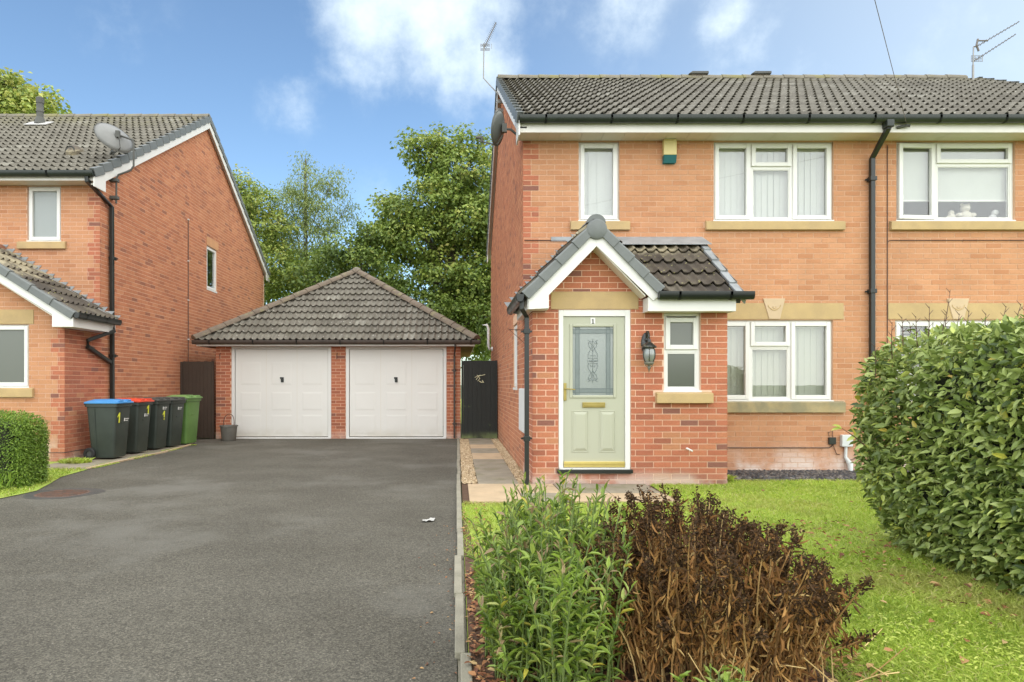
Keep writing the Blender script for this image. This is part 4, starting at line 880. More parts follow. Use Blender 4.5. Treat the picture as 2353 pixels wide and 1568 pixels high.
b = MB(); b.prism([(AX, yb + .022, AZ - .24), (AX, yb + .022, AZ - .26), (ur - .36, yb + .022, AZ - .26 - (ur - .36 - AX) * AT), (ur - .36, yb + .022, AZ - .24 - (ur - .36 - AX) * AT)], (0, YU - yb - .03, 0)); b.build('verge_soffit', m_soff, LH)
gutter(LH, (ur + .045, UYE - .03, UZR + .01), (ur + .045, YL - .01, UZR + .01), m_black, r=.05, fascia_side=(-1, 0, 0), brk=.6)
downpipe(LH, [(ur + .02, 11.85, UZR - .05), (ur + .02, 11.85, UZR - .17), (XL + .05, 11.5, UZR - .36), (XL + .05, 11.5, UZR - .47), (XL + .06, 12.24, UZR - .72)], r=.034)
st = MB(); i = 0; z = UZR + .05
while z < AZ + .05:
    xs_ = AX + (AZ - z) / AT; st.add([(xs_ + .16, YL - .013, z + .07), (xs_ - .03, YL - .013, z + .07), (xs_ - .14, YL - .013, z - .03), (xs_ + .08, YL - .013, z - .03)], [(0, 1, 2, 3)]); z += .075
st.prism([(ur, YL - .012, UZR + .05), (AX, YL - .012, AZ + .05), (AX, YL - .15, AZ + .05), (ur, YL - .15, UZR + .05)], (0, 0, .008))
fo = st.build('stepped_flashing', m_lead, LH); sd_ = fo.modifiers.new('s', 'SOLIDIFY'); sd_.thickness = .004
b = MB(); b.tube([(XL + .01, 15.9, WZ(505, 15.9)), (XL + .01, 15.9, .2)], .012, 6); b.build('wall_pipe', m_cable, LH)
for zz in (WZ(505, 15.9), WZ(600, 15.9), WZ(690, 15.9), WZ(780, 15.9)): b = MB(); b.box(XL, XL + .03, 15.87, 15.93, zz - .012, zz + .012); b.build('pipe_clip', m_upvc, LH)
# soil vent pipe and tile vent on the left roof
def on_left(px, s):  # a point on the left roof at slope distance s, seen at column px
    y = LE_Y + s * lsv.y; return Vector((WX(px, y), y, LE_Z + s * lsv.z))
p = on_left(92, 5.0); b = MB(); hh = WZ(224, p.y) - p.z
b.lathe([(.075, 0), (.075, hh - .36), (.085, hh - .36), (.085, hh - .32), (.078, hh - .31), (.078, hh - .15), (.088, hh - .15), (.088, hh - .02), (.06, hh), (.001, hh)], p, 18); b.lathe([(.13, .04), (.10, .16), (.078, .22)], p, 18)
VP = b.build('vent_pipe', m_flue, LH, smooth=True)
b = MB(); q = p + lsv * -.22 + Vector((0, -.03, .06)); nn = Vector((0, -lsv.z, lsv.y)); b.prism([q + Vector((-.26, 0, 0)), q + Vector((.26, 0, 0)), q + Vector((.26, 0, 0)) + lsv * .4, q + Vector((-.26, 0, 0)) + lsv * .4], nn * .015); b.build('flashing_sheet', mat('pale_flashing', (.5, .49, .46), .6), VP)
p = on_left(172, 1.45); b = MB(); b.lathe([(.001, 0), (.16, 0), (.15, .07), (.08, .13), (.001, .15)], p + Vector((0, 0, .05)), 16, Vector((0, -lsv.z, lsv.y)), sy=1.3); b.build('tile_vent', m_tile2, LH, smooth=True)
b = MB(); b.lathe([(.001, .0), (.09, .0), (.09, .01)], p + Vector((0, -.16, .06)), 14, (0, -1, .2)); b.build('vent_mouth', m_dark, LH)
# ================================================================== garage
G = thing('double_garage', 'detached brick double garage with hipped tiled roof at the end of the drive', 'garage', (-2.8, 15.6, 0))
YG = 15.6; g = lambda p: WX(p, YG); gz = lambda p: WZ(p, YG); GX0, GX1 = g(496.5), g(1058); GZT = gz(793)
do = [(g(532), g(761), -.1, gz(797)), (g(794.7), g(1026), -.1, gz(797))]
b = MB(front(YG)); wall_sheet(b, GX0, GX1, -.1, GZT, do, .2); b.T = None; b.box(GX0, GX0 + .1, YG + .2, 21.6, -.1, GZT); b.box(GX1 - .1, GX1, YG + .2, 21.6, -.1, GZT); b.box(GX0 + .1, GX1 - .1, 21.5, 21.6, -.1, GZT); b.build('wall', m_morts, G)
BG = Bricks(); BG.wall(front(YG), GX0 - .006, GX1 + .006, 0, GZT, cut(do), lambda q, k: [(q, 1)], 0, shift=GX0); BG.wall(faceL(GX0), -21.6, -YG - .004, 0, GZT, [], lambda q, k: [(q, 1)], 2); BG.wall(faceR(GX1), YG + .004, 21.6, 0, GZT, [], lambda q, k: [(q, 1)], 2)
BG.build(G, [m_buff, m_red, m_side], 300)
for di, (a, b_, c, d) in enumerate(do):
    T_ = front(YG); f = MB(T_); f.box(a + .003, a + .075, .0, .09, .0, d); f.box(b_ - .075, b_ - .003, .0, .09, .0, d); f.box(a + .075, b_ - .075, .001, .089, d - .05, d); dfm = f.build('garage_door', m_upvc, G, bevel=.004)
    la, lb, lc, ld_ = a + .085, b_ - .085, .05, d - .058; s = MB(T_); s.box(la, lb, .03, .06, lc, ld_); lf = s.build('door_leaf', m_gdoor, dfm, bevel=.003)
    s = MB(T_); s.box(a + .01, b_ - .01, -.03, .06, -.01, .035); s.build('threshold', m_upvc, dfm, bevel=.005)
    W3_ = (lb - la) / 3; rows = [(lc + .10, .50), (lc + .72, .44), (lc + 1.34, .62)]
    rows = [(gz(990 + .0), gz(938) ), (gz(932.5 - 24), gz(932.5 - 24 - 36) )]
    rr = [(.10, .56), (.66, .845 + .25), (1.26, 1.80)]
    s = MB(T_)
    for j in range(1, 3): s.box(la + W3_ * j - .004, la + W3_ * j + .004, .0285, .031, lc + .01, ld_ - .01)
    s.build('door_rib', m_soff, dfm)
    for j in range(3):
        for (z0_, z1_) in rr:
            A, B = la + W3_ * j + .12, la + W3_ * (j + 1) - .12; q = MB(T_); i_ = .035
            q.add([(A, .0295, z0_), (B, .0295, z0_), (B, .0295, z1_), (A, .0295, z1_), (A + i_, .0255, z0_ + i_), (B - i_, .0255, z0_ + i_), (B - i_, .0255, z1_ - i_), (A + i_, .0255, z1_ - i_)], [(0, 1, 5, 4), (1, 2, 6, 5), (2, 3, 7, 6), (3, 0, 4, 7), (4, 5, 6, 7)])
            q.build('door_panel', m_gdoor, dfm)
    hx_ = g((648, 910)[di]); q = MB(T_); q.box(hx_ - .03, hx_ + .035, .005, .03, gz(879), gz(867)); q.box(hx_ - .045, hx_ + .0, -.02, .006, gz(871), gz(867)); q.tube([(hx_, -.03, gz(873)), (hx_, .0, gz(873))], .014, 10); q.build('door_handle', m_black, dfm, bevel=.003)
GEY, GEZ = 15.29, 2.27; GHX0, GHX1 = WX(447, GEY), WX(1094, GEY); GCX = (GHX0 + GHX1) / 2; hw = (GHX1 - GHX0) / 2; GAP = Vector((GCX, GEY + hw, 4.38)); gt = (GAP.z - GEZ) / hw
gs = [((GHX0, GEY, GEZ), (1, 0, 0), (0, 1, gt), 300), ((GHX1, GEY, GEZ), (0, 1, 0), (-1, 0, gt), 0), ((GHX1, GEY + 2 * hw, GEZ), (-1, 0, 0), (0, -1, gt), 0), ((GHX0, GEY + 2 * hw, GEZ), (0, -1, 0), (1, 0, gt), 0)]
ca = 1 / math.sqrt(1 + gt * gt)
for E_, u_, s_, kp in gs: tile_roof(G, E_, u_, s_, 2 * hw, hw / ca, m_tile3, kp, clip=lambda s: (s * ca, 2 * hw - s * ca), vis=kp > 0)
cs = [Vector((GHX0, GEY, GEZ)), Vector((GHX1, GEY, GEZ)), Vector((GHX1, GEY + 2 * hw, GEZ)), Vector((GHX0, GEY + 2 * hw, GEZ))]
b = MB(); b.add([c + Vector((0, 0, -.03)) for c in cs] + [GAP - Vector((0, 0, .03))] , [(0, 1, 4), (1, 2, 4), (2, 3, 4), (3, 0, 4), (3, 2, 1, 0)]); b.build('roof_deck', m_dark, G)
for c in cs: ridge_run(G, c + Vector((0, 0, .07)) + (GAP - c) * -.005, GAP + Vector((0, 0, .06)), .10, m_ridge, L=.40, name='hip_tile')
b = MB(); b.ball(GAP + Vector((0, 0, .06)), .13, 14, sz=.8); b.build('apex_mortar', m_ridgeg, G, smooth=True)
b = MB(); z0_, z1_ = WZ(795.5, GEY), GEZ - .02; b.box(GHX0 + .03, GHX1 - .03, GEY + .03, GEY + .05, z0_, z1_); b.box(GHX0 + .03, GHX0 + .05, GEY + .05, GEY + 2 * hw - .05, z0_, z1_); b.box(GHX1 - .05, GHX1 - .03, GEY + .05, GEY + 2 * hw - .05, z0_, z1_); b.build('fascia', m_fasc, G)
b = MB(); b.box(GHX0 + .05, GHX1 - .05, GEY + .052, YG - .01, z0_ + .005, z0_ + .015); b.box(GHX0 + .05, GX0 - .01, YG - .01, 21.6, z0_ + .005, z0_ + .015); b.box(GX1 + .01, GHX1 - .05, YG - .01, 21.6, z0_ + .005, z0_ + .015); b.build('soffit_board', mat('soffit_brown', (.30, .17, .09), .7), G)
gutter(G, (GHX0 - .04, GEY - .03, GEZ + .0), (GHX1 + .10, GEY - .03, GEZ + .0), m_brown, r=.05, brk=1.0)
xg = g(1044); downpipe(G, [(xg + .02, GEY - .02, GEZ - .04), (xg + .02, GEY, GEZ - .12), (xg, YG - .05, GEZ - .33), (xg, YG - .05, .02)], m_brown, r=.022, clips=[(xg, YG - .05, 1.6), (xg, YG - .05, .35)])
for hx_ in (g(507), g(775)):
    b = MB(); b.tube([(hx_, YG - .01, gz(812)), (hx_, YG - .06, gz(815)), (hx_, YG - .05, gz(826))], .008, 6); b.build('wall_hook', m_cable, G)
# gates
def gate(name, x0, x1, y, z1, m, label, npl, z0=.03):
    t = thing(name, label, 'gate', ((x0 + x1) / 2, y, 0)); w_ = (x1 - x0) / npl
    for i in range(npl):
        b = MB(); dz = random.uniform(-.004, .004); b.box(x0 + i * w_ + .001, x0 + (i + 1) * w_ - .001, y + random.uniform(-.002, .002), y + .02, z0 + dz, z1 + dz); b.build('plank', m, t, bevel=.003)
    for zz in (.3, .95, 1.6): b = MB(); b.box(x0 + .01, x1 - .01, y + .021, y + .06, zz - .05, zz + .05); b.build('rail', m, t)
    b = MB(); b.box(x0, x1, y + .0202, y + .0208, z0 + .01, z1 - .01); b.build('gap_backing', m, t)  # thin sheet added behind the planks to stop brightness showing through gaps
    for xx in (x0 - .05, x1 + .001): b = MB(); b.box(xx, xx + .049, y + .005, y + .08, .0, z1 + .005); b.build('gate_post', m, t, bevel=.004)
    return t
GL = gate('garden_gate', XL + .12, GX0 - .06, 15.45, WZ(831, 15.45), m_brownw, 'tall dark brown timber gate between the left house and the garage', 7)
b = MB(); b.box(XL + .012, XL + .065, 15.44, 15.55, 0, WZ(832, 15.45)); b.build('gate_post', m_brownw, GL)
GR_ = gate('garden_gate', GX1 + .07, XS - .07, 15.35, WZ(829, 15.35), m_blackw, 'tall black timber gate between the garage and the right house', 7)
b = MB(); gy = 15.335
def spray(pts, r=.007): b.tube([(WX(p, gy), gy, WZ(q, gy)) for p, q in pts], r, 6)
spray([(1091, 868), (1098, 864), (1107, 863), (1115, 861)]); spray([(1094, 873), (1099, 866), (1104, 862)]); spray([(1098, 876), (1103, 869)]); spray([(1101, 876), (1106, 879), (1111, 878)], .01); spray([(1108, 874), (1112, 880)]); spray([(1096, 862), (1103, 870)], .006)
tag(b.build('gate_ornament', mat('pale_metal', (.62, .60, .38), .5), None, smooth=True), 'small pale metal ornament of crossed sprigs fixed to the black gate', 'ornament')
# ================================================================== ground
def sheet(name, pts, z, m, parent=None, sub=None):
    b = MB(); b.add([(x, y, z) for x, y in pts], [tuple(range(len(pts)))]); return b.build(name, m, parent)
structure(sheet('ground', [(-900, -900), (900, -900), (900, 1500), (-900, 1500)], -.06, m_far))
dv = [(0, -6), (0, 15.62), (XL, 15.62), (XL + .0, 15.2), (-5.6, 13.9), (-5.50, 12.5), (-5.52, 9.9), (-5.45, 9.1), (-5.25, 8.5), (-5.05, 7.9), (-5.15, 7.35), (-5.9, 6.8), (-7.5, 6.5), (-20, 6.3), (-20, -6)]
structure(sheet('driveway', dv, 0.0, m_asph))
structure(sheet('road', [(-60, -30), (60, -30), (60, -6), (-60, -6)], -.002, m_asph))
structure(sheet('lawn', [(.055, -2), (.052, 7.05), (2.35, 7.05), (2.42, 8.32), (3.30, 8.32), (3.30, 8.72), (14, 8.72), (14, -2)], .012, m_lawn))
structure(sheet('back_garden', [(-30, 21.9), (30, 21.9), (30, 60), (-30, 60)], -.02, m_lawn))
# side strip beside the left house
pl = sheet('side_path', [(XL, 9.9), (-5.50, 9.9), (-5.48, 12.5), (-5.6, 13.95), (-6.05, 15.2), (XL, 15.2)], .012, m_slabg); structure(pl)
structure(sheet('left_verge', [(-20, 6.2), (-7.4, 6.45), (-5.85, 6.75), (-5.08, 7.3), (-5.0, 7.9), (-5.20, 8.5), (-5.42, 9.1), (-5.50, 9.9), (XL, 10.9), (-20, 10.9)], .008, m_lawn))
for i, (a, b_) in enumerate([((-5.46, 12.4), (-5.50, 11.6)), ((-5.50, 11.58), (-5.52, 10.8)), ((-5.52, 10.78), (-5.53, 9.95)), ((-5.58, 13.9), (-5.46, 12.42)), ((-6.0, 15.1), (-5.58, 13.92))]):
    q = MB(); q.prism([(a[0] - .03, a[1], -.02), (a[0] + .02, a[1], -.02), (b_[0] + .02, b_[1], -.02), (b_[0] - .03, b_[1], -.02)], (0, 0, .045)); q.build('kerb_stone', m_slab, pl, bevel=.004)
# edging kerb along the drive
kb = structure(MB().box(0.004, .05, 2.0, 15.5, -.05, -.01).build('kerb', m_kerb)); y = 2.2; k = 0
while y < 15.4:
    e = min(y + .88, 15.5); q = MB(); dx = random.uniform(-.006, .006) + (.018 if y < 2.9 else 0) + (-.012 if 2.9 < y < 4.1 else 0); wd = .05 if y < 11 else .055
    q.box(dx, dx + wd, y + .004, e - .004, -.04, .028 + random.uniform(-.004, .004)); q.build('kerb_stone', m_kerb, kb, bevel=.006); y = e
# slab path to the side gate and across the front of the porch
pth = structure(sheet('path', [(.06, 7.05), (2.36, 7.05), (2.44, 8.33), (.94, 8.33), (.94, 15.4), (.06, 15.4)], .006, m_soil))
def slab_(x0, x1, y0, y1, m, z=.03):
    q = MB(); q.box(x0 + .006, x1 - .006, y0 + .006, y1 - .006, -.01, z + random.uniform(-.004, .004)); q.build('paving_slab', m, pth, bevel=.006)
for i, (y0, y1, m) in enumerate([(8.33, 9.25, m_slabg), (9.25, 10.15, m_slabg), (10.15, 11.05, m_slabg), (11.05, 12.0, m_slab), (12.0, 12.9, m_slabg), (12.9, 13.8, m_slab), (13.8, 14.7, m_slabg), (14.7, 15.38, m_slabg)]): slab_(.26, .78, y0, y1, m)
xs = [.07, .72, 1.20, 1.75, 2.36]; ms = [m_slab, m_slab, m_slabg, m_slabg]
for i in range(4): slab_(xs[i] + (.06 if i == 0 else 0), xs[i + 1], 7.62, 8.32, ms[i])
ms = [m_slabg, m_slab, m_slab, m_slabg]
for i in range(4): slab_(xs[i] + (.06 if i == 0 else 0), xs[i + 1] + (.0 if i < 3 else .02), 7.08, 7.62, [m_slab, m_slabg, m_slab, m_slab][i])
# loose stones
def stones(name, n, xr, yr, r0, r1, m, z=0., flat=.6, ok=None):
    ico = np.array([(0, 0, 1), (.9, 0, .1), (.28, .85, .15), (-.72, .53, 0), (-.72, -.53, .1), (.28, -.85, 0), (0, 0, -1)]); fi = np.array([(0, 1, 2), (0, 2, 3), (0, 3, 4), (0, 4, 5), (0, 5, 1), (6, 2, 1), (6, 3, 2), (6, 4, 3), (6, 5, 4), (6, 1, 5)])
    P = np.stack([rng.uniform(*xr, n), rng.uniform(*yr, n), np.full(n, z)], 1)
    if ok is not None: P = P[ok(P)]
    n = len(P); r = rng.uniform(r0, r1, n); a = rng.uniform(0, 6.28, n); V = ico[None] * rng.uniform(.7, 1.3, (n, 7, 3)); V[:, :, 0] *= rng.uniform(.8, 1.6, n)[:, None]; V[:, :, 2] *= flat
    c, s = np.cos(a)[:, None], np.sin(a)[:, None]; X = V[:, :, 0] * c - V[:, :, 1] * s; Y = V[:, :, 0] * s + V[:, :, 1] * c
    V = np.stack([X, Y, V[:, :, 2]], 2) * r[:, None, None] + P[:, None, :]; Fc = fi[None] + (np.arange(n) * 7)[:, None, None]
    return tri_mesh(name, V.reshape(-1, 3), Fc.reshape(-1, 3), np.repeat(rng.random(n), 10), m, None, 'stuff')
tag(stones('gravel', 4200, (.065, .26), (8.4, 15.3), .008, .018, m_gravel, .018), 'pale buff gravel strip between the drive edging and the side path', 'gravel')
tag(stones('gravel', 4000, (.78, .945), (8.4, 15.3), .008, .018, m_gravel, .018), 'pale buff gravel strip along the foot of the right house side wall', 'gravel')
tag(stones('slate_chippings', 6500, (PX1 + .02, 8.2), (8.75, 9.53), .018, .048, m_slate, .032, .5), 'dark slate chippings in the bed under the lounge window', 'slate chippings')
structure(sheet('garden_bed', [(PX1, 8.72), (8.4, 8.72), (8.4, 9.54), (PX1, 9.54)], .022, m_soil))
be = structure(MB().box(PX1 + .01, 8.2, 8.69, 8.70, -.02, .0).build('bed_edging', m_soil))
for i in range(5): q = MB(); q.box(PX1 + .02 + i * .92, PX1 + .93 + i * .92, 8.67, 8.72, -.02, .034); q.build('edging_board', mat('edging_board', (.15, .14, .08), .9, .3, 9) if i == 0 else bpy.data.materials['edging_board'], be, bevel=.004)
structure(sheet('shrub_bed', [(.056, 2.2), (1.62, 2.2), (1.86, 2.9), (1.75, 3.4), (1.2, 3.7), (.4, 3.9), (.15, 4.6), (.056, 6.9)], .017, m_soil))
def litter(name, n, box, m, label, L=(.03, .06), z=.025, zr=.02, ok=None):
    P = np.stack([rng.uniform(box[0], box[1], n), rng.uniform(box[2], box[3], n), z + rng.random(n) * zr], 1)
    if ok is not None: P = P[ok(P)]
    n = len(P); a = rng.uniform(0, 6.28, n); D = np.stack([np.cos(a), np.sin(a), rng.uniform(-.35, .35, n)], 1); Nn = unit(np.stack([rng.normal(0, .35, n), rng.normal(0, .35, n), np.ones(n)], 1)); l = rng.uniform(*L, n)
    return tag(leaves(name, P, D, Nn, l, l * rng.uniform(.45, .7, n), rng.random(n), m, None, 'stuff'), label, 'fallen leaves')
litter('leaf_litter', 2600, (.06, .30, 2.3, 7.0), m_litter, 'reddish brown fallen leaves in the bed along the drive edging', L=(.018, .042), ok=lambda P: rng.random(len(P)) < np.where(P[:, 1] < 4.4, 1, .12))
litter('leaf_litter', 2000, (.2, 1.8, 2.3, 3.7), m_litter, 'brown leaf litter on the soil under the two front shrubs', L=(.02, .05))
litter('leaf_litter', 230, (-.30, -.0, 2.4, 6.0), m_litter, 'scattered crumbs of dead leaf on the asphalt along the edging', L=(.008, .022), z=.004, zr=.004, ok=lambda P: rng.random(len(P)) < np.exp(P[:, 0] * 9))
litter('leaf_litter', 150, (1.5, 3.2, 7.0, 8.0), m_litter, 'small dead leaves where the lawn meets the path by the porch', L=(.02, .045), ok=lambda P: (np.abs(P[:, 0] - 2.35) < .22) & (P[:, 1] < 8.2))
litter('leaf_litter', 260, (2.7, 3.5, 3.4, 6.0), m_litter, 'pale dead leaves on the lawn at the foot of the big hedge', L=(.025, .055), z=.03)
# single fallen leaves on the lawn
LP = [(2216, 1518, .07, .8, 'large pinkish'), (2030, 1500, .05, .75, 'small buff'), (1895, 1380 - 112, .06, .2, 'russet'), (2135, 1343, .055, .85, 'pale curled'), (2310, 1478, .045, .95, 'pinkish white'), (1660 + 560, 1480, .045, .6, 'orange'), (2020, 1475 - 90, .045, .9, 'cream'), (2145, 1430, .05, .55, 'tan'), (1545 + 205, 1130, .05, .3, 'rust red'), (1950, 1155, .05, .35, 'brown')]
for (px, py, L, tn, nm) in LP:
    y = F * (CH - .04) / (py - HY); x = WX(px, y)
    if x > 3.15 and y < 5.2: x = 3.1
    one = np.array([[x, y, .05]]); a = random.uniform(0, 6.28)
    o = leaves('fallen_leaf', one, np.array([[math.cos(a), math.sin(a), .1]]), np.array([[.15, -.35, 1.]]), np.array([L]), np.array([L * .62]), np.array([tn]), m_litter)
    tag(o, f'{nm} fallen leaf lying on the front lawn', 'leaf', 'single fallen leaves on the lawn')
# lawn grass
def grass(name, n, xr, yr, ok, label, h=(.025, .055), wd=.0035):
    P = np.stack([rng.uniform(*xr, n), yr[0] + (yr[1] - yr[0]) * rng.random(n) ** 1.25, np.full(n, .010)], 1); P = P[ok(P)]; n = len(P)
    a = rng.uniform(0, 6.28, n); lean = rng.uniform(.15, 1.1, n); D = np.stack([np.cos(a) * lean, np.sin(a) * lean, np.ones(n)], 1); D = unit(D); Nn = np.stack([-np.sin(a), np.cos(a), rng.normal(0, .3, n)], 1)
    S = unit(np.cross(D, np.stack([rng.normal(0, 1, n), rng.normal(0, 1, n), np.zeros(n)], 1))); L = rng.uniform(*h, n); ww = wd * rng.uniform(.7, 1.5, n) * (1 + .12 * np.maximum(P[:, 1] - 3, 0))
    pat = np.sin(P[:, 0] * 2.1 + 1) * np.cos(P[:, 1] * 1.7) * .5 + np.sin(P[:, 0] * 5.3 + P[:, 1] * 3.1) * .3; L = L * (1 + .25 * pat)
    b = D * L[:, None]; dro = np.stack([np.cos(a), np.sin(a), -np.ones(n) * .6], 1) * (L * .28)[:, None]
    V = np.stack([P - S * ww[:, None] / 2, P + S * ww[:, None] / 2, P + b * .55 + S * ww[:, None] * .42, P + b * .55 - S * ww[:, None] * .42, P + b + dro], 1)
    Fc = np.array([(0, 1, 2), (0, 2, 3), (3, 2, 4)])[None] + (np.arange(n) * 5)[:, None, None]; tone = np.clip(rng.normal(.5, .22, n) + pat * .12, 0, 1); tone[rng.random(n) < .03] = 1
    return tag(tri_mesh(name, V.reshape(-1, 3), Fc.reshape(-1, 3), np.repeat(tone, 3), m_grass, None, 'stuff'), label, 'grass')
def inbed(P): 
    x, y = P[:, 0], P[:, 1]
    return (x < 1.55 + .1 * (y - 2.2)) & (y < 3.5) & (x < 1.0 + (3.8 - y) * 1.5)
ok1 = lambda P: (~inbed(P)) & ~((P[:, 1] > 7.04) & (P[:, 0] < 2.36 + .05)) & ~((P[:, 1] > 8.31) & (P[:, 0] < 3.40)) & (P[:, 0] > .06) & ~((P[:, 0] > PX1) & (P[:, 1] > 8.66)) & ~((P[:, 0] < .13) & (P[:, 1] < 4.8)) & ~((P[:, 0] < 1.2) & (P[:, 1] < 3.75)) & (rng.random(len(P)) < np.where((P[:, 0] > 2.75) & (P[:, 1] < 5.7) & (P[:, 1] > 3.2), .55, 1))
grass('grass', 170000, (.06, 7.0), (2.55, 9.2), ok1, 'bright green short grass of the front lawn')
grass('grass', 60000, (1.6, 3.8), (2.55, 5.0), ok1, 'longer lighter tufts of grass in the near part of the lawn', (.03, .07), .004)
grass('grass', 34000, (-9.5, -5.0), (6.5, 10.6), lambda P: (P[:, 0] < -5.06 - np.clip((P[:, 1] - 7.9), 0, 1.6) * .29 - np.clip(7.5 - P[:, 1], 0, 2) ** 1.5 * 1.6) & ~((P[:, 1] > 9.95)), 'small patch of bright grass between the left house and the drive', (.02, .05), .005)
grass('moss_edge', 3500, (-5.60, -5.44), (9.9, 13.9), lambda P: rng.random(len(P)) < .6 * (np.sin(P[:, 1] * 5) > -.2), 'thin green moss and weeds along the side path edging', (.008, .022), .008)
grass('weeds', 900, (-6.4, -5.9), (10.55, 10.9), lambda P: (np.hypot(P[:, 0] + 6.15, (P[:, 1] - 10.72) * 1.5) < .24), 'low weeds at the foot of the left bay wall', (.04, .10), .014)
grass('weeds', 400, (3.40, 3.55), (8.55, 8.68), lambda P: P[:, 0] > 0, 'dark tuft of grass at the porch corner', (.06, .13), .009)
# small broad-leaved weeds in the lawn
n = 1500; P = np.stack([rng.normal(2.45, .38, n), rng.normal(3.05, .28, n), rng.uniform(.02, .06, n)], 1); P = P[(P[:, 0] > 1.7) & (P[:, 0] < 3.3) & (P[:, 1] > 2.5)]; n = len(P); a = rng.uniform(0, 6.28, n)
tag(leaves('clover', P, np.stack([np.cos(a), np.sin(a), rng.uniform(.0, .5, n)], 1), unit(np.stack([rng.normal(0, .3, n), rng.normal(0, .3, n), np.ones(n)], 1)), rng.uniform(.012, .035, n), rng.uniform(.008, .014, n), rng.uniform(.5, .92, n), m_grass, None, 'stuff'), 'patch of small broad-leaved weeds in the near lawn', 'weeds')
# manhole, paper
b = MB(); b.lathe([(.001, .004), (.27, .004), (.285, .002), (.285, -.01)], (-4.60, 7.75, 0), 32); MH = tag(b.build('manhole_cover', m_rust, None), 'rusty round manhole cover set in the asphalt near the left hedge', 'manhole cover')
for i in range(-4, 5): b = MB(); hw_ = math.sqrt(.25 ** 2 - (i * .055) ** 2); b.box(-4.60 - hw_, -4.60 + hw_, 7.75 + i * .055 - .012, 7.75 + i * .055 + .012, .003, .009); b.build('tread_rib', m_rust, MH)
structure(sheet('damp_patch', [(-4.60 + .42 * math.cos(t) * (1 + .1 * math.sin(3 * t)), 7.75 + .40 * math.sin(t)) for t in [i * .26 for i in range(24)]], .0015, mat('dark_patch', (.06, .057, .05), .6, .2, 3, .8, 220, fine=.3)))
b = MB(); cx_, cy_ = WX(985, 6.18), 6.18
gp = [(cx_ + (i - 3) * .018 + random.uniform(-.004, .004), cy_ + (j - 2) * .028 + random.uniform(-.006, .006) + (i - 3) * .008, .006 + random.uniform(0, .016)) for j in range(5) for i in range(7)]
b.add(gp, [(j * 7 + i, j * 7 + i + 1, j * 7 + i + 8, j * 7 + i + 7) for j in range(4) for i in range(6) if random.random() > .12]); tag(b.build('crumpled_paper', mat('grey_paper', (.42, .41, .38), .8, .25, 30), None), 'small crumpled white scrap of paper lying on the drive', 'paper')
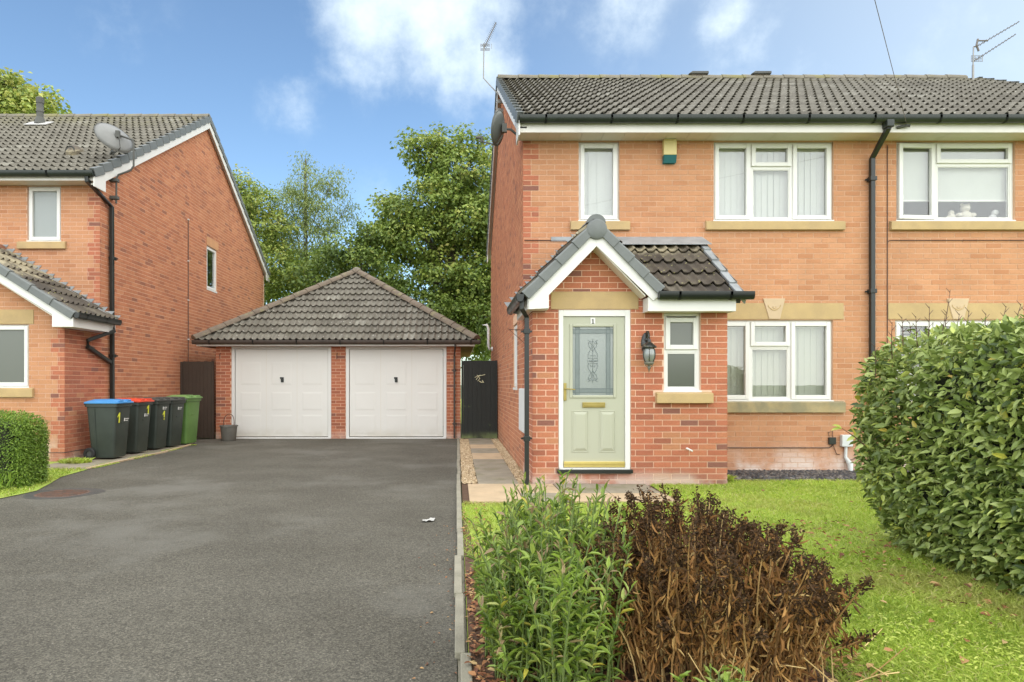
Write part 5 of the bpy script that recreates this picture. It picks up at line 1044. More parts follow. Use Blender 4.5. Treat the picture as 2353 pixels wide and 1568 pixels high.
# ================================================================== bins and bucket
def bin_(x, y, rz, mb_, ml, label, mark=None, logo=None, sc_=1.0, h=1.0):
    t = thing('wheelie_bin', label, 'bin', (x, y, 0.012), 'wheelie bins along the side of the left house'); t.rotation_euler = (0, 0, rz)
    def put(b, name, m, par=t, **k):
        o = b.build(name, m, None, **k); o.parent = par; o.location = (0, 0, 0); return o
    # local: front faces +X, hinge and wheels at -X
    w0, w1, d0, d1, H_ = .19, .24, .20, .275, h - .06
    def ring(hw, hf, hb, z, r=.05):
        p = []
        for (cx, cy, a0) in ((hf - r, hw - r, 0), (-hb + r, hw - r, 90), (-hb + r, -hw + r, 180), (hf - r, -hw + r, 270)):
            for k in range(5): a = R(a0 + k * 22.5); p.append((cx + r * math.cos(a), cy + r * math.sin(a), z))
        return p
    zs_ = [(.03, w0, d0, d0 - .02), (.06, w0 + .008, d0 + .01, d0), (H_ * .55, w0 + .028, d0 + .04, d0 + .035), (H_ - .06, w1 - .008, d1 - .01, d1 - .01), (H_ - .055, w1 + .012, d1 + .012, d1 + .01), (H_, w1 + .012, d1 + .012, d1 + .01)]
    b = MB(); V = []; 
    for z, a, f_, bk in zs_: V += ring(a, f_, bk, z)
    n = 20; Fc = [(i * n + k, i * n + (k + 1) % n, (i + 1) * n + (k + 1) % n, (i + 1) * n + k) for i in range(len(zs_) - 1) for k in range(n)] + [tuple(range(n - 1, -1, -1))]
    b.add(V, Fc); put(b, 'bin_body', mb_, smooth=True)
    b = MB()
    for s in (-1, 1): b.add([(-.10, s * (w0 + .012), .05), (-.085, s * (w0 + .012), .05), (-.105, s * (w1 + .002), H_ - .07), (-.12, s * (w1 + .002), H_ - .07)], [(0, 1, 2, 3)])
    b.box(d1 - .045, d1 - .02, -.06, .06, H_ * .64, H_ * .665); put(b, 'moulded_rib', mb_)
    # lid: shallow dome with two grips at the front edge
    L_ = [(H_ + .0, w1 + .028, d1 + .035, d1 + .02), (H_ + .022, w1 + .03, d1 + .038, d1 + .02), (H_ + .045, w1 - .02, d1 - .03, d1 - .03), (H_ + .07, w1 - .09, d1 - .13, d1 - .10)]
    b = MB(); V = []
    for z, a, f_, bk in L_: V += ring(a, f_, bk, z)
    b.add(V, [(i * n + k, i * n + (k + 1) % n, (i + 1) * n + (k + 1) % n, (i + 1) * n + k) for i in range(len(L_) - 1) for k in range(n)] + [tuple(range(3 * n, 4 * n))]); ld = put(b, 'lid', ml, smooth=True, bevel=.004)
    for s in (-1, 1):
        b = MB(); b.box(d1 - .10, d1 + .02, s * .12 - .065, s * .12 + .065, H_ + .03, H_ + .062); g_ = put(b, 'lid_grip', ml, ld, bevel=.012)
        b = MB(); b.box(d1 - .085, d1 - .02, s * .12 - .045, s * .12 + .045, H_ + .060, H_ + .0655); o = put(b, 'grip_shade', m_dark if ml != m_lidb else mat('shaded_blue', (.02, .09, .22), .6) if 'shaded_blue' not in bpy.data.materials else bpy.data.materials['shaded_blue'], ld)  # raised plate, coloured dark in place of shade in the grip hollow
    b = MB(); b.tube([(-d1 - .05, -.17, H_ - .01), (-d1 - .05, .17, H_ - .01)], .014, 8)
    for s in (-1, 0, 1): b.box(-d1 - .055, -d1 + .0, s * .14 - .012, s * .14 + .012, H_ - .03, H_ + .01)
    put(b, 'handle', mb_)
    for s in (-1, 1):
        b = MB(); b.lathe([(.05, -.028), (.088, -.028), (.10, -.015), (.10, .015), (.088, .028), (.05, .028), (.045, .012), (.045, -.012), (.05, -.028)], (-.20, s * (w0 + .035), .10), 22, (0, 1, 0)); wh = put(b, 'wheel', m_rub, smooth=True)
        b = MB(); b.lathe([(.001, -.012), (.048, -.012), (.048, .012), (.001, .012)], (-.20, s * (w0 + .035), .10), 16, (0, 1, 0)); put(b, 'hub', m_lidk, wh)
    b = MB(); b.tube([(-.20, -w0 - .03, .10), (-.20, w0 + .03, .10)], .012, 8); put(b, 'axle', m_galv)
    # marks are printed on the front (+X) face, which leans out with height
    fx = lambda z: (d0 + .01 + (z - .06) / (H_ - .12) * (d1 - d0 - .02)) + .0075
    def fq(b, y0, y1, z0, z1): b.add([(fx(z0), y0, z0), (fx(z0), y1, z0), (fx(z1), y1, z1), (fx(z1), y0, z1)], [(0, 1, 2, 3)])
    if mark is not None:
        yy, zz = mark; b = MB(); fq(b, yy - .016, yy + .018, zz - .085, zz + .085); b.add([(fx(zz + .085), yy - .014, zz + .085), (fx(zz + .03), yy - .060, zz + .025), (fx(zz + .02), yy - .05, zz + .0), (fx(zz + .04), yy - .014, zz + .04)], [(0, 1, 2, 3)]); put(b, 'painted_number', m_yel)
    if logo is not None:
        yy, zz = logo; b = MB(); fq(b, yy - .075, yy - .045, zz - .028, zz + .028)
        for row, nn in ((.013, 8), (-.017, 6)):
            for i in range(nn): fq(b, yy - .036 + i * .0145, yy - .036 + i * .0145 + .0105, zz + row - .009 + (.004 if i % 3 == 1 else 0), zz + row + (.009 if i % 3 != 1 else .006))
        put(b, 'printed_logo', m_wht)
    return t
bin_(-5.935, 11.33, R(-3), m_bin, m_lidb, 'dark grey wheelie bin with a bright blue lid, nearest the camera', (-.13, .70), (.09, .66), h=1.0)
bin_(-5.975, 12.20, R(-4), m_bin, m_lidr, 'dark grey wheelie bin with an orange-red lid', (.10, .80), (.05, .70), h=1.0)
bin_(-5.95, 12.93, R(-6), m_bin, m_lidk, 'dark wheelie bin with dark lid and a yellow 1, beside the red-lidded bin', (.02, .66), (.03, .80), h=1.0)
bin_(-5.87, 13.44, R(-8), m_bin, m_lidk, 'dark wheelie bin with dark lid and no yellow number, beside the green bin', None, (.04, .78), h=1.0)
bin_(-5.78, 14.02, R(-12), m_bing, m_lidg, 'all green wheelie bin at the far end of the row by the gate', h=1.03)
bx_, by_ = WX(525, 15.0), 15.02
t = thing('bucket', 'grey plastic bucket with its handle up in front of the garage pillar', 'bucket', (bx_, by_, 0))
b = MB(); b.lathe([(.001, .004), (.15, .004), (.155, .01), (.185, .32), (.205, .325), (.205, .35), (.192, .352), (.186, .335), (.15, .03), (.001, .03)], (bx_, by_, 0), 24); b.build('bucket_body', m_buck, t, smooth=True)
b = MB(); b.tube([(bx_ + .16 * math.sin(a) * .75, by_ + .04 * math.cos(a), .33 + .27 * max(0, math.cos(a)) ** .6) for a in [-1.57 + i * .157 for i in range(21)]], .009, 6); b.build('handle', m_cable, t, smooth=True)
b = MB(); b.box(bx_ - .035, bx_ + .035, by_ - .215, by_ - .15, .31, .345); b.build('pouring_lip', m_buck, t)
# ================================================================== fixtures
# alarm box
ax0, ax1, az0, az1 = mx(1521), mx(1551), mz(377), mz(324)
t = thing('alarm_box', 'cream burglar alarm box with teal base under the eaves', 'alarm box', ((ax0 + ax1) / 2, YM, az0))
b = MB(); zt_ = mz(361); b.box(ax0, ax1, YM - .09, YM - .007, zt_, az1); b.build('cover', m_cream, t, bevel=.012)
b = MB(); b.add([(ax0 + .002, YM - .088, zt_), (ax1 - .002, YM - .088, zt_), (ax1 - .012, YM - .06, az0), (ax0 + .012, YM - .06, az0), (ax0 + .002, YM - .007, zt_), (ax1 - .002, YM - .007, zt_), (ax1 - .012, YM - .007, az0), (ax0 + .012, YM - .007, az0)], [(0, 1, 2, 3)[::-1], (4, 5, 6, 7), (0, 4, 7, 3)[::-1], (1, 5, 6, 2), (3, 7, 6, 2)[::-1]]); b.build('strobe_base', m_teal, t, bevel=.008)
# wall lantern
lcx = px_(1487); t = thing('wall_lantern', 'ornate black metal wall lantern with glass globe beside the front door', 'wall lamp', (lcx, YP, 1.5))
b = MB(); zc = pz_(790); b.lathe([(.001, 0), (.055, 0), (.06, .012), (.05, .028), (.03, .04), (.001, .045)], (px_(1483), YP - .006, zc), 20, (0, -1, 0), sx=1.0, sy=2.3); b.build('back_plate', m_lamp, t, smooth=True)
lx_, ly_ = px_(1483), YP - .16
b = MB(); z1 = pz_(775); b.tube([(lx_, YP - .03, pz_(800)), (lx_, YP - .05, pz_(780)), (lx_, YP - .075, pz_(768)), (lx_, YP - .11, pz_(764)), (lx_, YP - .14, pz_(768)), (lx_, ly_, pz_(778))], .013, 8); b.ball((lx_, YP - .075, pz_(765)), .018); b.ball((lx_ + .0, YP - .05, pz_(782)), .026); b.build('scroll_arm', m_lamp, t, smooth=True)
s_ = 1 / (F / ly_)  # metres per px at the globe
zg = lambda p: WZ(p, ly_)
b = MB(); b.lathe([(.001, zg(779)), (.02, zg(780)), (.024, zg(786)), (.05, zg(790)), (.082, zg(795)), (.092, zg(798)), (.088, zg(800)), (.03, zg(799)), (.001, zg(799))], (lx_, ly_, 0), 20); b.build('lantern_roof', m_lamp, t, smooth=True)
pr = [(.062, zg(800)), (.076, zg(806)), (.082, zg(814)), (.078, zg(822)), (.062, zg(830)), (.045, zg(833))]
b = MB(); b.lathe([(r - .004, z) for r, z in pr], (lx_, ly_, 0), 24); b.build('glass_globe', m_lglass, t, smooth=True)
b = MB()
for k in range(6):
    a = k * math.pi / 3 + .3; b.tube([(lx_ + math.cos(a) * r, ly_ + math.sin(a) * r, z) for r, z in pr], .005, 5)
b.build('cage', m_lamp, t, smooth=True)
b = MB(); b.lathe([(.001, zg(803)), (.014, zg(803)), (.02, zg(812)), (.012, zg(824)), (.001, zg(826))], (lx_, ly_, 0), 12); b.build('bulb', m_upvc, t, smooth=True)
b = MB(); b.lathe([(.058, zg(832)), (.062, zg(834)), (.05, zg(838)), (.018, zg(840)), (.014, zg(843)), (.022, zg(846)), (.010, zg(850)), (.003, zg(855)), (.001, zg(857))], (lx_, ly_, 0), 16)
for k in range(4):
    a = k * math.pi / 2 + .5; b.tube([(lx_ + math.cos(a) * r, ly_ + math.sin(a) * r, zg(z)) for r, z in [(.055, 835), (.06, 839), (.045, 843), (.03, 842), (.02, 846)]], .004, 5)
b.build('finial', mat('weathered_finial', (.16, .155, .12), .5, .2, 20), t, smooth=True)
# satellite dishes
def dish(name, label, c, n, rx, rz_, arm, mount, m, mback=None, lnb_px=None):
    t = thing(name, label, 'satellite dish', mount[-1]); c = Vector(c); n = Vector(n).normalized(); up = Vector((0, 0, 1)); x = n.cross(up).normalized(); z = x.cross(n); b = MB(); V = [c - n * .0]; Fc = []; K = 28
    for i in range(1, 6):
        for k in range(K):
            a = 2 * math.pi * k / K; q = i / 5; V.append(c + x * (math.cos(a) * rx * q) + z * (math.sin(a) * rz_ * q) + n * (.085 * q * q * (rx / .3)))
    Fc += [(0, 1 + k, 1 + (k + 1) % K) for k in range(K)] + [(1 + (i - 1) * K + k, 1 + i * K + k, 1 + i * K + (k + 1) % K, 1 + (i - 1) * K + (k + 1) % K) for i in range(1, 5) for k in range(K)]
    b.add(V, Fc); o = b.build('reflector', m, t, smooth=2); s = o.modifiers.new('s', 'SOLIDIFY'); s.thickness = .006
    b = MB(); rim = [V[1 + 4 * K + k] for k in range(K)] + [V[1 + 4 * K]]; b.tube(rim, .006, 5); b.build('rim', mback or m, t)
    b = MB(); a0 = c - z * rz_ * .92 + n * .05; tip = c + n * arm - z * rz_ * .55; b.tube([c - n * .04 - z * .1, a0 - n * .03, a0 + n * .04, tip - z * .05], .011, 6); b.build('feed_arm', m_galv if arm > .5 else m_flue, t)
    b = MB(); b.tube([tip + n * .05, tip - n * .04, tip - n * .05 - z * .02, tip - n * .07 - z * .06], [.02, .026, .018, .016], 10); b.build('receiver', m_flue, t, smooth=True)
    b = MB(); b.tube(mount, .018, 8); b.box(c.x - n.x * .05 - .035, c.x - n.x * .05 + .035, c.y - n.y * .05 - .03, c.y - n.y * .05 + .03, c.z - .07, c.z + .05); b.build('mount', m_flue if arm < .5 else m_galv, t, smooth=True); return t
dy_ = 9.62
c = Vector((WX(1152, dy_), dy_, WZ(295, dy_))); dish('satellite_dish', 'oval dark grey satellite dish on the front corner of the right house, under the verge', c, (-1, .55, .22), .20, .25, .34, [c + Vector((.05, -.02, -.02)), c + Vector((.14, .0, -.02)), (XS - .02, dy_ + .02, WZ(318, dy_)), (XS, dy_ + .02, WZ(322, dy_))], m_dish)
dy_ = 12.35
c = Vector((WX(271, dy_), dy_ - .05, WZ(311, dy_)))
X_ = XL + .03
dish('satellite_dish', 'large grey satellite dish on a cranked pole beside the left house verge', c, (-.72, .50, -.48), .36, .33, .30, [c + Vector((.02, .05, 0)), (WX(305, dy_), dy_, WZ(322, dy_)), (WX(307, dy_), dy_, WZ(330, dy_)), (WX(307, dy_), dy_, WZ(382, dy_)), (WX(300, dy_), dy_, WZ(392, dy_)), (WX(272, dy_), dy_, WZ(402, dy_)), (WX(267.5, dy_), dy_, WZ(410, dy_)), (WX(267, dy_), dy_, WZ(468, dy_))], m_dishl, m_flue)
for zz in (WZ(415, dy_), WZ(455, dy_)):
    b = MB(); b.box(XL + .0, WX(272, dy_), dy_ - .05, dy_ + .05, zz - .03, zz + .03); o = b.build('wall_bracket', m_flue, LH, bevel=.006)
# aerials
def yagi(b, base, tip, n, el, elv, taper=.0):
    base, tip = Vector(base), Vector(tip); b.tube([base, tip], .009, 6)
    for i in range(n): p = base.lerp(tip, (i + .5) / n); e = Vector(elv) * el * (1 - taper * i / n); b.tube([p - e, p + e], .004, 5)
ya = 13.6; A = lambda p, q, y=ya: (WX(p, y), y, WZ(q, y))
t = thing('tv_aerial', 'thin television aerial on a cranked pole above the left gable end of the right house', 'aerial', A(1143, 240))
b = MB(); b.tube([A(1143, 262), A(1143, 215), A(1111, 180), A(1112, 100)], .013, 8); b.build('mast', m_galv, t, smooth=True)
b = MB(); yagi(b, A(1112, 112), A(1140, 52), 15, .07, (.55, .8, -.2), .3); b.build('boom', m_alu, t)
b = MB()
for dz in (0, .09): 
    for dx_ in (0, .04, .08): b.tube([Vector(A(1104, 112)) + Vector((0, dx_, dz)), Vector(A(1126, 112)) + Vector((.0, dx_, dz))], .005, 5)
for dx_ in (0, .22): b.tube([Vector(A(1105, 112)) + Vector((dx_, 0, 0)), Vector(A(1105, 112)) + Vector((dx_, .04, .12))], .005, 5)
b.build('reflector', m_galv, t)
b = MB(); b.box(XS - .12, XS, ya - .02, ya + .02, WZ(258, ya), WZ(250, ya)); b.box(XS - .12, XS, ya - .02, ya + .02, WZ(238, ya), WZ(230, ya)); b.build('bracket', m_galv, t)
ya = 14.6; t = thing('tv_aerial', 'pair of long television aerials on one short mast above the right end of the roof', 'aerial', A(2236, 178))
b = MB(); b.tube([A(2236, 200), A(2236, 150)], .022, 8); b.tube([A(2236, 150), A(2237, 108)], .013, 8); b.build('mast', m_galv, t, smooth=True)
b = MB(); yagi(b, A(2236, 142), A(2334, 79), 13, .09, (.35, .9, -.1), .4); b.build('boom', m_alu, t)
b = MB(); yagi(b, A(2243, 108), A(2342, 50), 12, .09, (.35, .9, -.1), .4); b.tube([A(2237, 108), A(2245, 107)], .014, 6); b.tube([A(2247, 90), A(2244, 104), A(2249, 118)], .02, 5); b.tube([A(2245, 94), A(2270, 94)], .016, 5); b.build('boom', m_alu, t)
b = MB()
for j in range(5): b.tube([A(2232, 128 + j * 3.4), A(2258, 128 + j * 3.4)], .005, 5)
for j in range(4): b.tube([A(2232 + j * 8.6, 128), A(2232 + j * 8.6, 142)], .006, 5)
b.build('reflector', m_galv, t); b = MB(); b.box(A(2251, 0)[0], A(2257, 0)[0], ya - .05, ya + .03, A(0, 127)[2], A(0, 121)[2]); b.build('dipole_box', m_alu, t, bevel=.005)
b = MB(); S_ = Vector((WX(2082, 9.18), 9.16, WZ(290, 9.18))); E_ = Vector((-13, -15, 8.0)); b.tube([S_.lerp(E_, i / 14) - Vector((0, 0, .5 * math.sin(math.pi * i / 14))) for i in range(15)], .0035, 5)
tag(b.build('phone_line', m_alu, None), 'thin overhead phone wire rising from the right house eaves across the sky', 'wire')
b = MB(); b.tube([S_ + Vector((-.12, .03, -.02)), S_, S_ + Vector((.03, -.02, -.01))], .02, 7); tag(b.build('wire_hook', m_flue, None), 'small dark wire hook on the fascia right of the downpipe top', 'hook')
# soft toy behind the right upstairs window
tx = WX(2232, 9.66); ty = 9.78; tz = mz(508) + .05; t = thing('teddy_bear', 'pale teddy bear sitting inside the right upstairs window', 'soft toy', (tx, ty, tz))
b = MB(); b.ball((tx, ty, tz + .07), .085, 14, sz=1.0); b.ball((tx + .0, ty - .0, tz + .19), .065, 14)
for s in (-1, 1): b.ball((tx + s * .05, ty, tz + .245), .024, 10); b.ball((tx + s * .10, ty - .02, tz + .09), .035, 10, sx=1.4); b.ball((tx + s * .07, ty - .06, tz + .02), .036, 10)
b.ball((tx, ty - .06, tz + .175), .026, 10); b.build('body', m_plush, t, smooth=True)
b = MB(); b.ball((tx - .19, ty + .02, tz + .06), .06, 12); b.ball((tx - .19, ty + .02, tz + .13), .04, 12); b.ball((tx - .25, ty, tz + .05), .035, 10); tag(b.build('plush_dog', m_plush, None, smooth=True), 'small pale plush toy lying left of the teddy bear', 'soft toy')
b = MB(); b.ball((tx + .42, ty + .02, tz + .06), .05, 12); b.ball((tx + .44, ty, tz + .13), .045, 12); tag(b.build('plush_rabbit', mat('plush_white', (.7, .68, .66), .95, .05, 20), None, smooth=True), 'small white plush toy right of the teddy bear', 'soft toy')
# ================================================================== vegetation
def sup(u, v, c, r, p=3.2):
    """point and normal on a super-ellipsoid"""
    d = np.stack([np.cos(u) * np.cos(v), np.sin(u) * np.cos(v), np.sin(v)], 1); k = (np.abs(d) ** p).sum(1) ** (-1 / p); q = d * k[:, None]; nn = unit(np.sign(q) * np.abs(q) ** (p - 1) / np.array(r)); return q * np.array(r) + np.array(c), nn
def lump(P, f=1.0, s=0.): return np.sin(P[:, 0] * 3.1 * f + s) * np.cos(P[:, 1] * 2.7 * f + 1 + s) + np.sin(P[:, 2] * 4.3 * f + P[:, 1] * 1.9 * f) * .6
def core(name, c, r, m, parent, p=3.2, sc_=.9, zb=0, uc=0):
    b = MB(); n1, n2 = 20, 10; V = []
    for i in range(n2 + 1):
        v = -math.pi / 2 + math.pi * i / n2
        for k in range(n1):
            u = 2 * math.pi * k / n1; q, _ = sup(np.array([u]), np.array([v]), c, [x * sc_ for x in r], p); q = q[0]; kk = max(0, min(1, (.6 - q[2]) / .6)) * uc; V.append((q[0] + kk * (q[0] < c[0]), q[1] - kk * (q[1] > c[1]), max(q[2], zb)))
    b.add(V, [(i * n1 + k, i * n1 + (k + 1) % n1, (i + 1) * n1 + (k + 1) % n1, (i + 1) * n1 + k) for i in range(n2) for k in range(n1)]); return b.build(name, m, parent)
def hedge_leaves(parent, c, r, n, L, W, m, p=3.2, depth=.10, lumpy=.05, singles=300, zmin=.06, key=None, undercut=0, droop=.5):
    u = rng.uniform(0, 2 * np.pi, n); v = np.arcsin(rng.uniform(-.98, 1, n)); P, nn = sup(u, v, c, r, p)
    P = P + nn * (lump(P) * lumpy + rng.normal(0, .012, n) - rng.random(n) ** 1.6 * depth)[:, None]
    if undercut: 
        k = np.clip((.55 - P[:, 2]) / .55, 0, 1) * undercut; P[:, 0] += k * (c[0] - P[:, 0] > 0); P[:, 1] -= k * .8 * (P[:, 1] > c[1])
    tang = rng.normal(0, 1, (n, 3)); D = unit(nn * rng.uniform(.25, 1.0, n)[:, None] + tang * .55 + np.array([0, 0, -.12])); Nn = unit(nn * .7 + np.array([0, 0, droop]) + rng.normal(0, .42, (n, 3)))
    l = rng.uniform(*L, n); tone = np.clip(rng.normal(.5, .26, n) + .1 * lump(P, 1.7, 2), 0, .93); q = rng.random(n); tone[q < .012] = rng.uniform(.965, 1, (q < .012).sum())
    ok = (P[:, 2] > zmin) & (P[:, 1] < 6.2 if c[0] > 0 else P[:, 1] < 99); P, D, Nn, l, tone = P[ok], D[ok], Nn[ok], l[ok], tone[ok]; wd = l * rng.uniform(W * .85, W * 1.15, len(l))
    ky = None
    if singles: ky = P[:, 1] * 1.0 + np.where(np.abs(VX + F * P[:, 0] / P[:, 1] - 1176) > 1176, 99, 0) + np.where(((nn[ok][:, 0] > .2) | (HY - F * (P[:, 2] - CH) / P[:, 1] > 1560)), 50, 0)
    return leaves('foliage', P, D, Nn, l, wd, tone, m, parent, 'stuff', singles=singles, key=ky)
# big laurel-like hedge on the right
hc, hr = (4.68, 3.80, .50), (1.52, 1.76, 1.20)
t = thing('hedge', 'large dense glossy green hedge with yellow leaves at the right edge of the lawn', 'hedge', (4.3, 4.2, 0))
core('dark_core', hc, hr, m_core, t, 7, .89, uc=.20)  # solid dark body added inside the leaves so nothing shows through
hedge_leaves(t, hc, hr, 100000, (.034, .086), .50, m_hedge, p=7, depth=.22, lumpy=.03, undercut=.17)
# shoots above the hedge
sp = []
for (px, py0, py1, dx) in [(1692, 790 - 0, 668, 14), (2165, 785, 668, 12), (2163, 775, 722, 3), (2131, 770, 706, -2), (2190, 770, 722, 8), (2075, 770, 730, -9), (2216, 760, 715, 4), (2092, 780, 742, -8), (2050, 800, 742, -6), (2300, 745, 705, 5), (2330, 745, 700, 8), (2012, 840, 795, -8), (2345, 745, 715, 3), (2262, 752, 722, -4), (2108, 772, 728, -10)]:
    if px < 1990: continue
    b = MB(); y = 4.9 + random.uniform(-.2, .3); p0 = Vector((WX(px, y), y, WZ(py0 + 25, y))); p1 = Vector((WX(px + dx, y), y - .03, WZ(py1, y))); pm = p0.lerp(p1, .5) + Vector((random.uniform(-.01, .01), 0, 0)); b.tube([p0, pm, p1], [.0035, .003, .0015], 5)
    for i in range(4): q = p0.lerp(p1, .45 + .17 * i); s = (-1) ** i; b.tube([q, q + Vector((s * .03, 0, .035))], [.003, .0015], 4); sp.append(q + Vector((s * .03, 0, .035)))
    b.build('bare_shoot', m_cable, t)

# sprig sticking out at the left side
b = MB(); y = 4.9; spr = [Vector((WX(p, y), y, WZ(q, y))) for p, q in ((1985, 1022), (1965, 1005), (1935, 985))]; b.tube(spr, [.005, .004, .002], 5); b.build('twig', m_cable, t)
P = np.array([tuple(spr[2]), tuple(spr[1]), tuple(spr[1]), tuple(spr[0]), tuple(spr[2])]); D = np.array([(-1, 0, .5), (-1, -.2, -.3), (-.3, 0, 1), (-1, 0, -.5), (-1, .2, -.1)]); leaves('sprig_leaves', P, D, np.tile([.2, -.6, .8], (5, 1)), np.full(5, .075), np.full(5, .035), np.array([.95, .9, .97, .85, .94]), m_hedge, t)
# clipped hedge at the far left
hc2, hr2 = (-7.0, 8.33, .36), (1.72, .38, .56)
t = thing('hedge', 'small clipped box-shaped green hedge at the left edge of the drive', 'hedge', (-7, 8.7, 0)); core('dark_core', hc2, hr2, m_core, t, 7, .92)  # same added dark filler body within the leaves
hedge_leaves(t, hc2, hr2, 65000, (.018, .035), .55, m_lhedge, p=7, depth=.07, lumpy=.012, singles=0, zmin=.02)
n = 260; a = rng.uniform(0, 6.28, n); P = np.stack([rng.uniform(-6.4, -5.25, n), rng.normal(7.82, .06, n), rng.uniform(.01, .12, n)], 1); tag(leaves('fern_weeds', P, unit(np.stack([np.cos(a) * .6, np.sin(a) * .6 - .3, np.ones(n) * .9], 1)), np.tile([0, -1., .3], (n, 1)), rng.uniform(.06, .2, n), rng.uniform(.008, .03, n), rng.uniform(.3, 1, n), m_lhedge, None, 'stuff'), 'leafy weeds growing at the foot of the small clipped hedge', 'weeds')
# stemmed shrubs in the front bed
def shrub(name, label, base, spread, hgt, ns, m_s, stems_tone, leaf_fn, height_fn=None, hv=(.78, 1.04), bs=.5, qf=.30):
    t = thing(name, label, 'shrub', base); b = MB(); L_ = []
    for i in range(ns):
        a = rng.uniform(0, 2 * np.pi); q = math.sqrt(rng.random()); bx, by = base[0] + math.cos(a) * q * spread[0] * bs, base[1] + math.sin(a) * q * spread[1] * bs
        tx_, ty_ = base[0] + math.cos(a) * q * spread[0] + rng.normal(0, .06), base[1] + math.sin(a) * q * spread[1] + rng.normal(0, .06)
        h = height_fn(tx_, ty_) * rng.uniform(*hv) if height_fn else hgt * rng.uniform(.7, 1.0)
        h *= (1 - qf * q ** 4)
        pts = []
        for k in range(6): s = k / 5; pts.append(Vector((bx + (tx_ - bx) * s ** 1.3 + rng.normal(0, .006), by + (ty_ - by) * s ** 1.3 + rng.normal(0, .006), .01 + h * s ** .85)))
        b.tube(pts, [.0045, .004, .0037, .0033, .0028, .0018], 4, tone=rng.random(), caps=False); L_.append(pts)
    b.build('stem', m_s, t, kind='stuff'); leaf_fn(t, L_); return t
def green_leaves(t, S):
    P, D, Nn, L, T = [], [], [], [], []
    for pts in S:
        nl = rng.integers(18, 36); d = (pts[-1] - pts[0]).normalized()
        for i in range(nl):
            s = .08 + .92 * (i / nl) ** .8; k = min(int(s * 5), 4); p = pts[k].lerp(pts[k + 1], s * 5 - k); a = rng.uniform(0, 6.28); out = Vector((math.cos(a), math.sin(a), 0)); up = rng.uniform(-.3, 1.9) if s < .9 else rng.uniform(1.3, 3.0)
            P.append(p); D.append(tuple(out + Vector((0, 0, up)))); Nn.append(tuple(Vector((0, 0, 1)) - out * .6 + Vector(rng.normal(0, .25, 3)))); L.append(rng.uniform(.028, .08) * (1 if s < .9 else .75)); T.append(np.clip(rng.normal(.45, .24) + (.40 if s > .86 and rng.random() < .45 else 0) , 0, .95) if rng.random() > .02 else 1)
    P, D, Nn, L, T = map(np.array, (P, D, Nn, L, T)); leaves('foliage', P, D, Nn, L, L * rng.uniform(.16, .34, len(L)), T, m_green, t, 'stuff', singles=300, key=P[:, 1] - P[:, 2] * .4)
shrub('green_shrub', 'leafy green shrub with upright lance-shaped leaves beside the drive edging', (.415, 3.03, 0), (.335, .60), .8, 360, m_stem, 0, green_leaves, height_fn=lambda x, y: .81 - .30 * max(0, .35 - x) - .12 * abs(x - .55) + .02 * (y - 3.1), hv=(.45, 1.06), bs=.85)
def green_sprigs(t, S):
    P, D, L = [], [], []
    for pts in S:
        for i in range(12): s = i / 12; k = min(int(s * 5), 4); a = rng.uniform(0, 6.28); P.append(pts[k].lerp(pts[k + 1], s * 5 - k)); D.append((math.cos(a), math.sin(a), .8)); L.append(rng.uniform(.03, .07))
    P, D, L = map(np.array, (P, D, L)); leaves('foliage', P, D, np.tile([0, -.3, 1.], (len(P), 1)), L, L * .3, rng.uniform(.4, .9, len(P)), m_green, t, 'stuff')
def dry_leaves(t, S):
    P, D, Nn, L, T, W = [], [], [], [], [], []
    for pts in S:
        d = (pts[-1] - pts[-2]).normalized(); dark = rng.random() < .85
        hl = rng.uniform(.05, .12)
        for i in range(rng.integers(60, 100)):      # dark seed head at the tip
            s = rng.random() ** 1.1; p = pts[-1] - d * s * hl + Vector(rng.normal(0, .0095, 3)); a = rng.uniform(0, 6.28)
            P.append(p); D.append((math.cos(a), math.sin(a), rng.uniform(-.9, .9))); Nn.append(rng.normal(0, 1, 3)); L.append(rng.uniform(.008, .018)); W.append(L[-1] * .7); T.append(np.clip(rng.normal(.16, .13), 0, 1))
        for i in range(rng.integers(32, 50)):      # shrivelled hanging leaves below
            s = rng.uniform(.15, .93); k = min(int(s * 5), 4); p = pts[k].lerp(pts[k + 1], s * 5 - k); a = rng.uniform(0, 6.28)
            P.append(p + Vector((math.cos(a), math.sin(a), 0)) * .01); D.append((math.cos(a) * .7, math.sin(a) * .7, rng.uniform(-2.0, 1.6))); Nn.append(rng.normal(0, 1, 3)); L.append(rng.uniform(.025, .065)); W.append(L[-1] * rng.uniform(.08, .24)); T.append(np.clip(rng.normal(.42 + .34 * (1 - s), .2), 0, 1))
    P, D, Nn, L, T, W = map(np.array, (P, D, Nn, L, T, W)); leaves('dried_leaves', P, D, Nn, L, W, T, m_dry, t, 'stuff', singles=300, key=P[:, 1] - L * 12, sname='dried_leaf')
shrub('withered_shrub', 'withered brown shrub with dark dried flower heads at the bottom of the lawn', (1.09, 2.98, 0), (.60, .56), .7, 360, m_drystem, 0, dry_leaves,
      height_fn=lambda x, y: np.interp(x, [.42, .62, .80, 1.02, 1.19, 1.34, 1.49, 1.62, 1.75, 1.86], [.62, .67, .72, .73, .71, .67, .61, .52, .34, .18]), hv=(.5, 1.06), bs=.72, qf=.12)
shrub('green_sprigs', 'low green leafy sprigs poking out below the withered shrub', (.98, 2.48, 0), (.12, .08), .2, 16, m_stem, 0, green_sprigs, height_fn=lambda x, y: .20, bs=.6)
